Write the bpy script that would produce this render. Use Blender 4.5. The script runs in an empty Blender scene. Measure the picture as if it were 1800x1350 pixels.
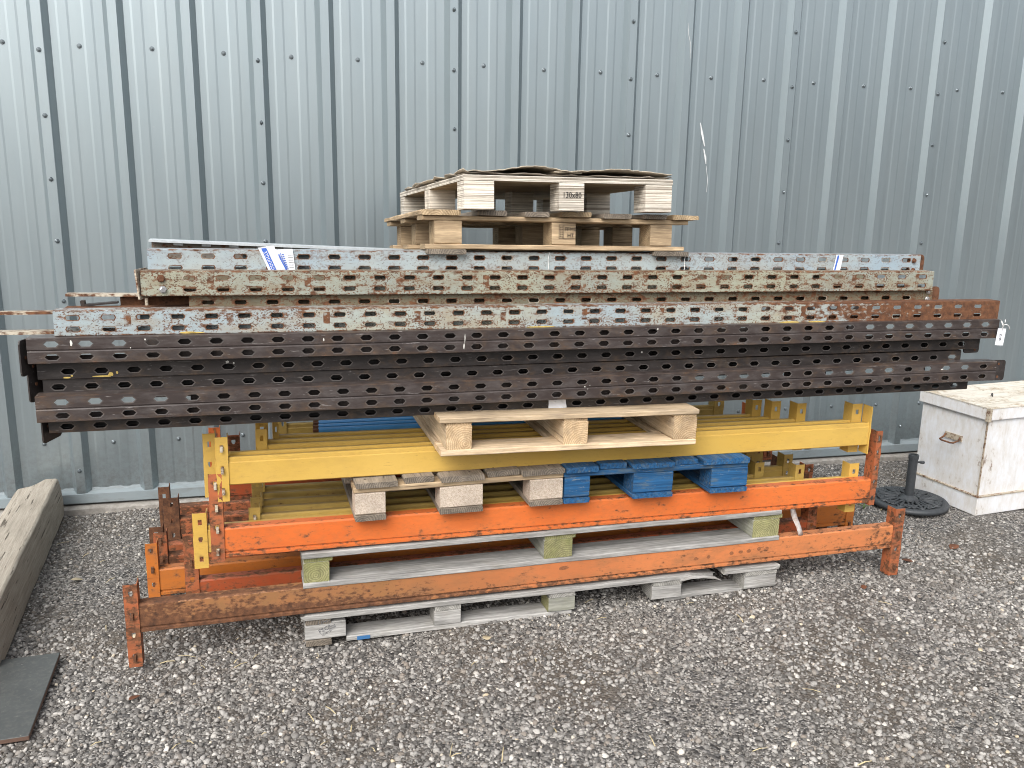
import bpy, bmesh, math, random
import numpy as np
from mathutils import Matrix, Vector, Euler

random.seed(7)
rng = np.random.default_rng(11)
scn = bpy.context.scene
COL = scn.collection
rad = math.radians

# ------------------------------------------------------------------ camera
cam_d = bpy.data.cameras.new("camera")
cam = bpy.data.objects.new("camera", cam_d)
COL.objects.link(cam)
right = Vector((0.97083, -0.23919, 0.01688))
down = Vector((-0.03626, -0.21600, -0.97572))
fwd = Vector((0.23703, 0.94664, -0.21837))
mw = Matrix.Identity(4)
for i in range(3):
    mw[i][0], mw[i][1], mw[i][2] = right[i], -down[i], -fwd[i]
mw[0][3], mw[1][3], mw[2][3] = 1.3091, -4.8417, 1.7087
cam.matrix_world = mw
cam_d.sensor_width = 36
cam_d.lens = 30.646
cam_d.clip_start = 0.05
cam_d.clip_end = 500
scn.camera = cam

# ------------------------------------------------------------------ world, sun, exposure
SUN_EL, SUN_AZ = 44.0, 214.0          # compass bearing the light comes from (0 = +Y, 90 = +X)
world = bpy.data.worlds.new("World")
scn.world = world
world.use_nodes = True
wn = world.node_tree
wn.nodes.clear()
sky = wn.nodes.new("ShaderNodeTexSky")
sky.sky_type = 'NISHITA'
sky.sun_disc = False
sky.sun_elevation = rad(SUN_EL)
sky.sun_rotation = rad(SUN_AZ)
sky.air_density = 1.0
sky.dust_density = 4.0
sky.ozone_density = 1.0
hs = wn.nodes.new("ShaderNodeHueSaturation")   # overcast: the blue is veiled by cloud
hs.inputs["Saturation"].default_value = 0.3
bg = wn.nodes.new("ShaderNodeBackground")
bg.inputs["Strength"].default_value = 0.15
wo = wn.nodes.new("ShaderNodeOutputWorld")
wn.links.new(sky.outputs[0], hs.inputs["Color"])
wn.links.new(hs.outputs[0], bg.inputs["Color"])
wn.links.new(bg.outputs[0], wo.inputs["Surface"])

sun_d = bpy.data.lights.new("sun", 'SUN')
sun_d.energy = 1.25
sun_d.angle = rad(42)
sun_d.color = (1.0, 0.965, 0.92)
sun = bpy.data.objects.new("sun", sun_d)
COL.objects.link(sun)
az, el = rad(SUN_AZ), rad(SUN_EL)
to_sun = Vector((math.sin(az) * math.cos(el), math.cos(az) * math.cos(el), math.sin(el)))
sun.rotation_euler = to_sun.to_track_quat('Z', 'Y').to_euler()
sun.location = (0, -8, 9)

scn.view_settings.view_transform = 'Standard'
scn.view_settings.look = 'None'
scn.view_settings.gamma = 1.0
scn.cycles.pixel_filter_type = 'BLACKMAN_HARRIS'
scn.cycles.filter_width = 1.0
scn.cycles.use_denoising = True
scn.cycles.denoising_prefilter = 'ACCURATE'
scn.cycles.adaptive_threshold = 0.005
scn.view_settings.use_curve_mapping = False
scn.view_settings.exposure = 0.80

# ------------------------------------------------------------------ small helpers
def tag(o, label=None, cat=None, group=None, kind=None):
    if label: o["label"] = label
    if cat: o["category"] = cat
    if group: o["group"] = group
    if kind: o["kind"] = kind
    elif cat: o["kind"] = "thing"
    return o

def empty(name, loc=(0, 0, 0), rot=(0, 0, 0), label=None, cat=None, group=None):
    o = bpy.data.objects.new(name, None)
    o.empty_display_size = 0.05
    o.location = loc
    o.rotation_euler = rot
    COL.objects.link(o)
    return tag(o, label, cat, group)

def add(name, me, parent=None, loc=(0, 0, 0), rot=(0, 0, 0)):
    o = bpy.data.objects.new(name, me)
    COL.objects.link(o)
    if parent is not None:
        o.parent = parent
    o.location = loc
    o.rotation_euler = rot
    return o

class MB:
    """collects verts / faces with per-vertex attributes"""
    def __init__(s):
        s.v, s.f, s.m, s.e, s.g = [], [], [], [], []
    def vert(s, p, edge=0.0, gco=None):
        s.v.append(tuple(p)); s.e.append(edge); s.g.append(tuple(gco if gco is not None else p))
        return len(s.v) - 1
    def face(s, idx, m=0):
        s.f.append(tuple(idx)); s.m.append(m)
    def box(s, x0, x1, y0, y1, z0, z1, m=0, edge=0.0):
        i = [s.vert((x, y, z), edge) for z in (z0, z1) for y in (y0, y1) for x in (x0, x1)]
        for q in ((0, 2, 3, 1), (4, 5, 7, 6), (0, 1, 5, 4), (2, 6, 7, 3), (0, 4, 6, 2), (1, 3, 7, 5)):
            s.face([i[k] for k in q], m)
    def tube(s, pts, r, n=8, m=0, cap=True, closed=False):
        pts = [Vector(p) for p in pts]
        rs = r if isinstance(r, (list, tuple)) else [r] * len(pts)
        rings = []
        N = len(pts)
        up = Vector((0.13, 0.21, 1)).normalized()
        for k, p in enumerate(pts):
            a = pts[(k - 1) % N] if (k > 0 or closed) else p
            b = pts[(k + 1) % N] if (k < N - 1 or closed) else p
            t = (b - a).normalized()
            if abs(t.dot(up)) > 0.95:
                u = t.cross(Vector((1, 0, 0))).normalized()
            else:
                u = t.cross(up).normalized()
            w = t.cross(u)
            rings.append([s.vert(p + (u * math.cos(2 * math.pi * j / n) + w * math.sin(2 * math.pi * j / n)) * rs[k]) for j in range(n)])
        for k in range(N if closed else N - 1):
            A, B = rings[k], rings[(k + 1) % N]
            for j in range(n):
                s.face((A[j], A[(j + 1) % n], B[(j + 1) % n], B[j]), m)
        if cap and not closed:
            s.face(rings[0][::-1], m); s.face(rings[-1], m)
    def lathe(s, prof, n=24, m=0, cx=0, cy=0):
        rings = [[s.vert((cx + r * math.cos(2 * math.pi * j / n), cy + r * math.sin(2 * math.pi * j / n), z)) for j in range(n)] for r, z in prof]
        for A, B in zip(rings, rings[1:]):
            for j in range(n):
                s.face((A[j], A[(j + 1) % n], B[(j + 1) % n], B[j]), m)
        s.face(rings[0][::-1], m); s.face(rings[-1], m)
    def mesh(s, name, mats, smooth=False):
        me = bpy.data.meshes.new(name)
        me.from_pydata(s.v, [], s.f)
        for m in (mats if isinstance(mats, (list, tuple)) else [mats]):
            me.materials.append(m)
        me.polygons.foreach_set("material_index", s.m)
        if smooth:
            me.polygons.foreach_set("use_smooth", [True] * len(s.f))
        a = me.attributes.new("edge", 'FLOAT', 'POINT'); a.data.foreach_set("value", s.e)
        g = me.attributes.new("gco", 'FLOAT_VECTOR', 'POINT'); g.data.foreach_set("vector", [c for p in s.g for c in p])
        me.update()
        return me
    def obj(s, name, mats, parent=None, loc=(0, 0, 0), rot=(0, 0, 0), smooth=False):
        return add(name, s.mesh(name, mats, smooth), parent, loc, rot)

def solidify(o, t, off=-1.0):
    m = o.modifiers.new("thickness", 'SOLIDIFY'); m.thickness = t; m.offset = off
    return o

# stack frame: u along the wall to the right, d into the wall, z up
A = rad(2.6)
P0 = Vector((1.296, -1.743, 0))
EU = Vector((math.cos(A), math.sin(A), 0)); EN = Vector((-math.sin(A), math.cos(A), 0))
def S(u, d, z): return P0 + EU * u + EN * d + Vector((0, 0, z))
def tilt(dz, du): return (0, -math.atan2(dz, du), A)

# ------------------------------------------------------------------ materials
class NT:
    def __init__(s, name):
        s.mat = bpy.data.materials.new(name); s.mat.use_nodes = True
        s.t = s.mat.node_tree; s.t.nodes.clear()
        s.out = s.n("ShaderNodeOutputMaterial"); s.b = s.n("ShaderNodeBsdfPrincipled")
        s.t.links.new(s.b.outputs[0], s.out.inputs[0])
        s.obj = s.n("ShaderNodeTexCoord").outputs["Object"]
        s.rnd = s.n("ShaderNodeObjectInfo").outputs["Random"]
        s.rv = s.vmath('MULTIPLY', s.comb(s.rnd, s.rnd, s.rnd), (37.0, 61.0, 23.0))
        s.co = s.vmath('ADD', s.obj, s.rv)
    def n(s, t): return s.t.nodes.new(t)
    def put(s, sock, v):
        if isinstance(v, bpy.types.NodeSocket): s.t.links.new(v, sock)
        elif isinstance(v, (tuple, list)) and len(v) == 3 and sock.type == 'RGBA': sock.default_value = (*v, 1)
        else: sock.default_value = v
    def comb(s, x, y, z):
        c = s.n("ShaderNodeCombineXYZ")
        for k, v in enumerate((x, y, z)): s.put(c.inputs[k], v)
        return c.outputs[0]
    def sep(s, v):
        c = s.n("ShaderNodeSeparateXYZ"); s.put(c.inputs[0], v); return c.outputs
    def vmath(s, op, a, b):
        c = s.n("ShaderNodeVectorMath"); c.operation = op; s.put(c.inputs[0], a); s.put(c.inputs[1], b); return c.outputs[0]
    def math(s, op, a, b=0.0, c=None, clamp=False):
        m = s.n("ShaderNodeMath"); m.operation = op; m.use_clamp = clamp
        s.put(m.inputs[0], a); s.put(m.inputs[1], b)
        if c is not None: s.put(m.inputs[2], c)
        return m.outputs[0]
    def attr(s, name, out="Fac"):
        a = s.n("ShaderNodeAttribute"); a.attribute_name = name; return a.outputs[out]
    def noise(s, co, scale, detail=4, rough=0.6, out="Fac", dist=0.0):
        n = s.n("ShaderNodeTexNoise"); s.put(n.inputs["Vector"], co)
        n.inputs["Scale"].default_value = scale; n.inputs["Detail"].default_value = detail
        n.inputs["Roughness"].default_value = rough; n.inputs["Distortion"].default_value = dist
        return n.outputs[out]
    def voro(s, co, scale, feat='F1', out="Distance", rnd=1.0):
        n = s.n("ShaderNodeTexVoronoi"); n.feature = feat; s.put(n.inputs["Vector"], co)
        n.inputs["Scale"].default_value = scale; n.inputs["Randomness"].default_value = rnd
        return n.outputs[out]
    def scale(s, co, v): return s.vmath('MULTIPLY', co, v)
    def ramp(s, f, stops, interp='LINEAR'):
        r = s.n("ShaderNodeValToRGB"); r.color_ramp.interpolation = interp
        e = r.color_ramp.elements
        while len(e) < len(stops): e.new(0.5)
        for k, (p, c) in enumerate(stops):
            e[k].position = p
            e[k].color = (c, c, c, 1) if isinstance(c, (int, float)) else (*c, 1)
        s.put(r.inputs[0], f); return r.outputs[0]
    def mix(s, f, a, b, mode='MIX'):
        m = s.n("ShaderNodeMix"); m.data_type = 'RGBA'; m.blend_type = mode; m.clamp_factor = True
        s.put(m.inputs[0], f); s.put(m.inputs[6], a); s.put(m.inputs[7], b); return m.outputs[2]
    def bump(s, h, strength=0.3, dist=0.002):
        b = s.n("ShaderNodeBump"); b.inputs["Strength"].default_value = strength; b.inputs["Distance"].default_value = dist
        s.put(b.inputs["Height"], h); s.t.links.new(b.outputs[0], s.b.inputs["Normal"])
    def fin(s, color, rough=0.6, metal=0.0, spec=0.5):
        s.put(s.b.inputs["Base Color"], color); s.put(s.b.inputs["Roughness"], rough); s.put(s.b.inputs["Metallic"], metal)
        s.b.inputs["Specular IOR Level"].default_value = spec
        return s.mat

RUST = ((0.040, 0.019, 0.011), (0.115, 0.048, 0.022), (0.21, 0.093, 0.042))

def steel(name, base, base2, amt=0.0, fine=0.3, eb=0.25, rough=0.4, rust=RUST, bands=0.0, dirt=0.25, dirtcol=(0.05, 0.04, 0.032), streak=0.0, scr=0.0, grad=None, s1=13.0, dust=0.0, tan=None, haze=0.0, scol=(0.32, 0.30, 0.29), speck=0.0):
    """painted steel with chips and rust; amt shifts the rust threshold, eb = extra rust at edges and holes"""
    m = NT(name)
    edge = m.attr("edge")
    n1 = m.noise(m.scale(m.co, (0.8, 1, 1)), s1, 9, 0.66)
    n2 = m.noise(m.scale(m.co, (0.6, 1, 1)), 70, 4, 0.6)
    n3 = m.noise(m.scale(m.co, (0.15, 1, 1)), 60, 5, 0.6)
    v = m.math('MULTIPLY_ADD', n2, fine, m.math('MULTIPLY', n1, 1 - fine))
    v = m.math('MULTIPLY_ADD', m.math('SUBTRACT', n3, 0.5), 0.10 + streak, v)
    v = m.math('MULTIPLY_ADD', edge, eb, v)
    if bands:
        x = m.sep(m.obj)[0]
        fr = m.math('FRACT', m.math('MULTIPLY_ADD', x, 1 / 0.315, 0.35))
        bd = m.math('LESS_THAN', fr, 0.07)
        z = m.sep(m.obj)[2]
        zz = m.math('LESS_THAN', m.math('ABSOLUTE', m.math('SUBTRACT', z, 0.046)), 0.020)
        v = m.math('MULTIPLY_ADD', m.math('MULTIPLY', bd, zz), bands, v)
    if grad:                       # rust that eats in from one end of this bar
        x = m.sep(m.obj)[0]
        g = m.n("ShaderNodeMapRange"); m.put(g.inputs[0], x)
        g.inputs[1].default_value, g.inputs[2].default_value = grad[0], grad[1]
        g.inputs[3].default_value, g.inputs[4].default_value = 0.0, grad[2]
        v = m.math('ADD', v, g.outputs[0])
        if tan:
            low_z = m.ramp(m.math('MULTIPLY_ADD', n1, 0.05, m.sep(m.obj)[2]), [(0.05, 1.0), (0.085, 0.0)])
            v = m.math('MULTIPLY_ADD', m.math('MULTIPLY', low_z, g.outputs[0]), 1.1, v)
    thr = 0.66 - amt
    mask = m.ramp(m.math('SUBTRACT', v, thr - 0.5), [(0.455, 0.0), (0.545, 1.0)])
    halo = m.ramp(m.math('SUBTRACT', v, thr - 0.5), [(0.33, 0.0), (0.53, 1.0)])
    low = m.noise(m.co, 2.3, 3, 0.5)
    col = m.mix(m.ramp(low, [(0.35, 0.0), (0.68, 1.0)]), base, base2)
    if tan:
        tm = m.math('MULTIPLY', m.math('DIVIDE', g.outputs[0], grad[2]), 1.8, clamp=True)
        col = m.mix(m.math('MULTIPLY', tm, m.ramp(m.noise(m.co, 9, 5, 0.6), [(0.25, 0.55), (0.6, 1.0)])), col, tan)
    if haze:
        hz = m.ramp(m.noise(m.scale(m.co, (0.3, 1, 1)), 34, 6, 0.7), [(0.46, 0.0), (0.70, 1.0)])
        col = m.mix(m.math('MULTIPLY', hz, haze), col, (0.17, 0.155, 0.15))
    dm = m.math('MULTIPLY', m.ramp(m.noise(m.scale(m.co, (0.35, 1, 1)), 14, 7, 0.7), [(0.48, 0.0), (0.75, 1.0)]), dirt)
    col = m.mix(dm, col, dirtcol)
    if dust:                       # dust on faces that look up, some occlusion shade toned in with it
        geo = m.n("ShaderNodeNewGeometry")
        up = m.ramp(m.sep(geo.outputs["Normal"])[2], [(0.6, 0.0), (0.95, 1.0)])
        dn = m.ramp(m.noise(m.scale(m.co, (0.3, 1, 1)), 16, 6, 0.65), [(0.3, 0.35), (0.68, 1.0)])
        col = m.mix(m.math('MULTIPLY', m.math('MULTIPLY', up, dn), dust), col, dirtcol)
    col = m.mix(m.math('MULTIPLY', halo, 0.5), col, tuple(0.4 * a + 0.6 * b for a, b in zip(base, (0.20, 0.12, 0.06))))
    if scr:
        sc = m.noise(m.vmath('ADD', m.scale(m.co, (5, 30, 60)), m.scale(m.noise(m.co, 4, 2, 0.5, 'Color'), (2.0, 2.0, 2.0))), 3, 4, 0.75)
        col = m.mix(m.math('MULTIPLY', m.ramp(sc, [(0.63, 0.0), (0.70, 1.0)]), scr), col, scol)
    if speck:
        sk = m.math('MULTIPLY_ADD', m.noise(m.co, 22, 4, 0.6), 0.35, m.math('MULTIPLY', m.noise(m.scale(m.co, (0.7, 1, 1)), 190, 2, 0.5), 0.75))
        wh = m.ramp(m.noise(m.scale(m.co, (0.6, 1, 1)), 6.5, 5, 0.6), [(0.38, -0.055), (0.66, 0.045)])
        wh = m.math('MULTIPLY_ADD', m.noise(m.scale(m.co, (0.6, 1, 1)), 6.5, 4, 0.6), 0.30, -0.165)
        sk = m.math('ADD', sk, wh)
        sk = m.ramp(m.math('MULTIPLY_ADD', edge, 0.085, sk), [(0.60, 0.0), (0.635, 1.0)])
        mask = m.math('MAXIMUM', mask, m.math('MULTIPLY', sk, speck))
    rc = m.ramp(m.noise(m.co, 38, 6, 0.7), [(0.3, rust[0]), (0.5, rust[1]), (0.72, rust[2])])
    col = m.mix(mask, col, rc)
    m.bump(m.math('MULTIPLY_ADD', m.noise(m.co, 160, 3, 0.6), 0.4, m.math('MULTIPLY', mask, -0.8)), 0.35, 0.0015)
    rg = m.math('MULTIPLY_ADD', mask, 0.85 - rough, m.math('MULTIPLY_ADD', dm, 0.25, rough))
    return m.fin(col, rg, 0.0, 0.45)

def wood(name, light, dark, stain=(0.10, 0.09, 0.08), stain_amt=0.3, end=False, contrast=1.0, green=0.0, ply=0.0):
    m = NT(name)
    g = m.vmath('ADD', m.attr("gco", "Vector"), m.rv)
    if end:
        raw = m.sep(m.vmath('ADD', m.attr("gco", "Vector"), m.scale(m.comb(m.rnd, m.rnd, m.rnd), (0.0, 0.05, 0.03))))
        wob = m.noise(g, 18, 3, 0.5)
        d = m.math('SQRT', m.math('ADD', m.math('POWER', raw[1], 2.0), m.math('POWER', raw[2], 2.0)))
        d = m.math('MULTIPLY_ADD', wob, 0.022, d)
        rings = m.math('SINE', m.math('MULTIPLY', d, 760.0))
        fib = m.noise(g, 220, 3, 0.7)
        f = m.math('MULTIPLY_ADD', rings, 0.11, m.math('MULTIPLY_ADD', fib, 0.55, m.math('MULTIPLY', m.noise(g, 26, 4, 0.6), 0.45)))
        f = m.math('SUBTRACT', f, 0.0)
    else:
        warp = m.noise(m.scale(g, (1.5, 6, 6)), 2.0, 2, 0.5, "Color")
        gw = m.vmath('ADD', g, m.scale(warp, (0.0, 0.03, 0.03)))
        f1 = m.noise(m.scale(gw, (2.2, 70, 70)), 1.6, 7, 0.62)
        f2 = m.noise(m.scale(gw, (9, 260, 260)), 1.3, 3, 0.6)
        f = m.math('MULTIPLY_ADD', f2, 0.45, m.math('MULTIPLY', f1, 0.62))
    if ply:
        z = m.sep(m.obj)[2]
        jit = m.noise(m.scale(m.co, (9, 9, 120)), 1.0, 3, 0.6)
        l1 = m.noise(m.comb(0.0, m.math('MULTIPLY', m.rnd, 9.0), m.math('MULTIPLY_ADD', jit, 0.004, z)), 210, 2, 0.9)
        f = m.math('MULTIPLY_ADD', m.math('SUBTRACT', l1, 0.5), 2.3, m.math('MULTIPLY_ADD', f, 0.3, 0.42))
    c = contrast
    col = m.ramp(f, [(0.5 - 0.22 / c, dark), (0.5 + 0.02, tuple(0.5 * (a + b) for a, b in zip(light, dark))), (0.5 + 0.2 / c, light)])
    tint = m.math('MULTIPLY_ADD', m.rnd, 0.36, 0.80)
    hv = m.n("ShaderNodeHueSaturation"); m.put(hv.inputs["Value"], tint); m.put(hv.inputs["Color"], col)
    col = hv.outputs[0]
    tone = m.ramp(m.noise(m.scale(g, (1.6, 7, 7)), 3.2, 6, 0.66), [(0.3, 0.55), (0.66, 1.25)])
    col = m.mix(0.75, col, tone, 'MULTIPLY')
    st = m.ramp(m.noise(m.scale(g, (3, 9, 9)), 2.2, 6, 0.65), [(0.5, 0.0), (0.78, 1.0)])
    col = m.mix(m.math('MULTIPLY', st, stain_amt), col, stain)
    if green:
        gm = m.ramp(m.noise(g, 9, 5, 0.65), [(0.42, 0.0), (0.62, 1.0)])
        col = m.mix(m.math('MULTIPLY', gm, green), col, (0.19, 0.20, 0.07))
    crack = m.ramp(m.noise(m.scale(g, (1.6, 55, 55)), 2.3, 3, 0.5), [(0.66, 0.0), (0.72, 1.0)])
    if not end:
        col = m.mix(m.math('MULTIPLY', crack, 0.55), col, tuple(0.3 * a for a in dark))
    kn = m.voro(m.scale(g, (3.2, 9, 9)), 1.0)
    kmask = m.ramp(kn, [(0.03, 1.0), (0.10, 0.0)])
    col = m.mix(m.math('MULTIPLY', kmask, 0.0 if end else 0.6), col, tuple(0.35 * a for a in dark))
    m.bump(m.math('SUBTRACT', f, m.math('MULTIPLY', crack, 0.8)), 0.5, 0.0022)
    return m.fin(col, 0.85, 0.0, 0.25)

def plain(name, col, rough=0.6, metal=0.0, var=0.15, scale=30, bump=0.1):
    m = NT(name)
    n = m.noise(m.co, scale, 5, 0.6)
    c = m.mix(m.ramp(n, [(0.35, 0.0), (0.7, 1.0)]), col, tuple(a * (1 - var) for a in col))
    m.bump(n, bump, 0.001)
    return m.fin(c, rough, metal)

M = {}
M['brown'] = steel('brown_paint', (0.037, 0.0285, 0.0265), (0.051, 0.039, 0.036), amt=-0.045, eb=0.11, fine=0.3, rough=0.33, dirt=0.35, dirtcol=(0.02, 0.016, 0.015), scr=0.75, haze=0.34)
M['brown_dark'] = steel('brown_paint_dark', (0.022, 0.018, 0.017), (0.030, 0.024, 0.022), amt=-0.045, eb=0.09, fine=0.3, rough=0.40, dirt=0.5, dirtcol=(0.015, 0.013, 0.012), scr=0.45, haze=0.18)  # same brown paint with a deeper base tone and more dirt
M['grey_a'] = steel('blue_grey_paint', (0.27, 0.355, 0.42), (0.35, 0.39, 0.38), amt=-0.015, eb=0.20, fine=0.6, rough=0.4, dirt=0.5, dirtcol=(0.30, 0.245, 0.16), streak=0.08, s1=18, haze=0.12, speck=0.4)
M['grey_b'] = steel('grey_green_paint', (0.31, 0.32, 0.24), (0.26, 0.29, 0.26), amt=0.065, eb=0.13, fine=0.7, rough=0.55, bands=0.10, dirt=1.0, dirtcol=(0.20, 0.13, 0.058), streak=0.3, s1=16, speck=0.9)
M['grey_c'] = steel('pale_blue_paint', (0.31, 0.375, 0.40), (0.36, 0.375, 0.30), amt=0.022, eb=0.20, fine=0.62, rough=0.45, bands=0.15, dirt=0.85, dirtcol=(0.29, 0.21, 0.11), streak=0.14, grad=(2.45, 3.4, 0.26), s1=15, speck=0.85)
M['grey_d'] = steel('grimy_shaded_green', (0.17, 0.165, 0.115), (0.14, 0.13, 0.09), amt=0.08, eb=0.10, fine=0.65, rough=0.7, bands=0.08, dirt=0.95, dirtcol=(0.09, 0.06, 0.032), streak=0.25, s1=18, speck=0.8)  # grimy green, darkened further for the shade of recess and back row
M['rust'] = steel('rusty_steel', (0.17, 0.062, 0.03), (0.12, 0.045, 0.025), amt=0.2, eb=0.1, fine=0.4, rough=0.7, dirt=0.5)
M['rust_white'] = steel('rusty_white_paint', (0.56, 0.52, 0.43), (0.50, 0.43, 0.32), amt=0.12, eb=0.07, fine=0.5, rough=0.5, streak=0.2)
M['galv'] = plain('galvanised_steel', (0.62, 0.66, 0.68), 0.38, 0.35, 0.2, 40)
M['galv_dirty'] = steel('dirty_galvanised', (0.22, 0.21, 0.19), (0.15, 0.14, 0.12), amt=0.1, eb=0.1, fine=0.6, rough=0.6, dirt=0.6)
OSC = dict(scr=0.75, scol=(0.13, 0.045, 0.022))
M['orange_bright'] = steel('bright_orange_paint', (0.62, 0.140, 0.030), (0.66, 0.170, 0.042), amt=-0.085, eb=0.23, fine=0.5, rough=0.36, dirt=0.4, dirtcol=(0.34, 0.075, 0.026), s1=16, dust=0.4, **OSC)
M['orange_worn'] = steel('faded_orange_paint', (0.56, 0.19, 0.068), (0.45, 0.15, 0.055), amt=-0.06, eb=0.24, fine=0.5, rough=0.46, dirt=0.8, dirtcol=(0.20, 0.105, 0.05), grad=(1.45, 0.35, 0.11), s1=12, dust=0.4, tan=(0.24, 0.125, 0.05), **OSC)
M['orange_red'] = steel('red_orange_paint', (0.42, 0.078, 0.024), (0.34, 0.064, 0.022), amt=0.0, eb=0.18, fine=0.5, rough=0.42, dirt=0.45, dirtcol=(0.10, 0.028, 0.012), dust=0.4, **OSC)
M['orange_amber'] = steel('amber_orange_paint', (0.54, 0.165, 0.028), (0.46, 0.14, 0.024), amt=-0.04, eb=0.18, fine=0.5, rough=0.42, dirt=0.4, dirtcol=(0.2, 0.07, 0.02), dust=0.4, **OSC)
M['orange_rusty'] = steel('rusted_orange_paint', (0.46, 0.125, 0.045), (0.32, 0.085, 0.032), amt=0.075, eb=0.16, fine=0.55, rough=0.6, dirt=0.6, dirtcol=(0.10, 0.036, 0.018), **OSC)
M['orange_plate'] = steel('rusted_orange_plate', (0.44, 0.12, 0.04), (0.30, 0.075, 0.03), amt=0.095, eb=0.10, fine=0.5, rough=0.55, dirt=0.75, dirtcol=(0.085, 0.032, 0.018), **OSC)
YSC = dict(scr=0.5, scol=(0.16, 0.10, 0.04))
M['yellow'] = steel('yellow_paint', (0.55, 0.345, 0.070), (0.60, 0.395, 0.10), amt=-0.105, eb=0.13, fine=0.45, rough=0.34, dirt=0.35, dirtcol=(0.34, 0.215, 0.06), dust=0.75, **YSC)
M['yellow_dusty'] = steel('dusty_yellow_paint', (0.42, 0.285, 0.065), (0.36, 0.25, 0.07), amt=-0.07, eb=0.14, fine=0.45, rough=0.55, dirt=0.7, dirtcol=(0.155, 0.105, 0.036), dust=0.65, **YSC)
M['blue_paint'] = steel('blue_paint', (0.05, 0.23, 0.52), (0.07, 0.28, 0.58), amt=-0.1, eb=0.06, fine=0.4, rough=0.35, dirt=0.2)
M['zinc'] = plain('zinc_bolt', (0.6, 0.6, 0.6), 0.35, 0.7, 0.3, 60)
M['screw'] = plain('screw_head', (0.18, 0.21, 0.225), 0.28, 0.5, 0.3, 60)
W_GREY = ((0.45, 0.44, 0.42), (0.175, 0.17, 0.16))
M['wood_grey'] = wood('weathered_grey_wood', *W_GREY, stain=(0.22, 0.20, 0.165), stain_amt=0.55, contrast=1.25)
M['wood_grey_end'] = wood('weathered_grey_end', (0.40, 0.39, 0.36), (0.17, 0.165, 0.15), end=True)
M['wood_green'] = wood('green_tinged_wood', (0.40, 0.40, 0.35), (0.19, 0.19, 0.16), stain_amt=0.3, green=0.25)
M['wood_green_end'] = wood('green_end_grain', (0.36, 0.34, 0.17), (0.15, 0.145, 0.07), end=True, green=0.5)
M['wood_fresh'] = wood('pale_pine', (0.68, 0.54, 0.37), (0.38, 0.27, 0.16), stain=(0.2, 0.17, 0.14), stain_amt=0.5, contrast=1.2)
M['wood_fresh_end'] = wood('pale_pine_end', (0.70, 0.53, 0.34), (0.38, 0.25, 0.13), end=True)
M['wood_old'] = wood('dull_brown_wood', (0.36, 0.31, 0.25), (0.15, 0.125, 0.10), stain=(0.1, 0.09, 0.08), stain_amt=0.5)
M['wood_old_end'] = wood('dull_brown_end', (0.25, 0.21, 0.165), (0.10, 0.085, 0.07), end=True, contrast=1.3)
M['wood_tan'] = wood('tan_pallet_wood', (0.54, 0.41, 0.26), (0.22, 0.15, 0.09), stain=(0.14, 0.105, 0.075), stain_amt=0.6, contrast=1.2)
M['wood_tan_end'] = wood('tan_end', (0.46, 0.35, 0.22), (0.20, 0.14, 0.08), end=True)
M['ply'] = wood('plywood_layers', (0.80, 0.74, 0.64), (0.22, 0.18, 0.135), stain_amt=0.15, stain=(0.3, 0.25, 0.2), ply=1.0, contrast=0.8)
M['ply_face'] = wood('plywood_face', (0.44, 0.34, 0.22), (0.30, 0.22, 0.13), stain_amt=0.2)
M['card'] = plain('cardboard', (0.50, 0.43, 0.33), 0.85, 0, 0.3, 14, 0.2)
M['chip'] = None
def chipblock():
    m = NT('pressed_chip_block')
    c = m.voro(m.co, 300, out="Color"); f = m.sep(c)[0]
    col = m.ramp(f, [(0.0, (0.42, 0.34, 0.265)), (0.5, (0.53, 0.445, 0.36)), (1.0, (0.62, 0.535, 0.45))])
    col = m.mix(m.math('MULTIPLY', m.ramp(m.noise(m.co, 12, 4), [(0.45, 0.0), (0.7, 1.0)]), 0.35), col, (0.26, 0.21, 0.17))
    m.bump(m.math('ADD', f, m.noise(m.co, 60, 4)), 0.5, 0.003)
    return m.fin(col, 0.9, 0, 0.2)
M['chip'] = chipblock()
def bluewood():
    m = NT('blue_painted_wood')
    g = m.vmath('ADD', m.attr("gco", "Vector"), m.rv)
    f = m.noise(m.scale(g, (2.5, 60, 60)), 1.7, 6, 0.62)
    col = m.ramp(f, [(0.32, (0.010, 0.038, 0.095)), (0.52, (0.015, 0.085, 0.205)), (0.7, (0.028, 0.13, 0.30))])
    w = m.ramp(m.noise(m.scale(g, (4, 16, 16)), 3.2, 7, 0.72), [(0.50, 0.0), (0.66, 1.0)])
    col = m.mix(m.math('MULTIPLY', w, 0.55), col, (0.13, 0.15, 0.13))
    w2 = m.ramp(m.noise(m.scale(g, (9, 40, 40)), 2.0, 5, 0.7), [(0.60, 0.0), (0.70, 1.0)])
    col = m.mix(m.math('MULTIPLY', w2, 0.7), col, (0.30, 0.29, 0.22))
    m.bump(f, 0.45, 0.002)
    return m.fin(col, 0.7, 0, 0.3)
M['blue_wood'] = bluewood()
M['paper'] = plain('white_paper', (0.74, 0.76, 0.80), 0.6, 0, 0.10, 50, 0.15)
M['print_blue'] = plain('blue_print', (0.05, 0.14, 0.55), 0.5, 0, 0.25, 300)
M['ink'] = plain('black_ink', (0.03, 0.027, 0.025), 0.8, 0, 0.3, 300)
M['ink_faint'] = plain('faded_ink', (0.15, 0.15, 0.16), 0.8, 0, 0.5, 200)
M['string'] = plain('white_string', (0.75, 0.75, 0.73), 0.8)

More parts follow.
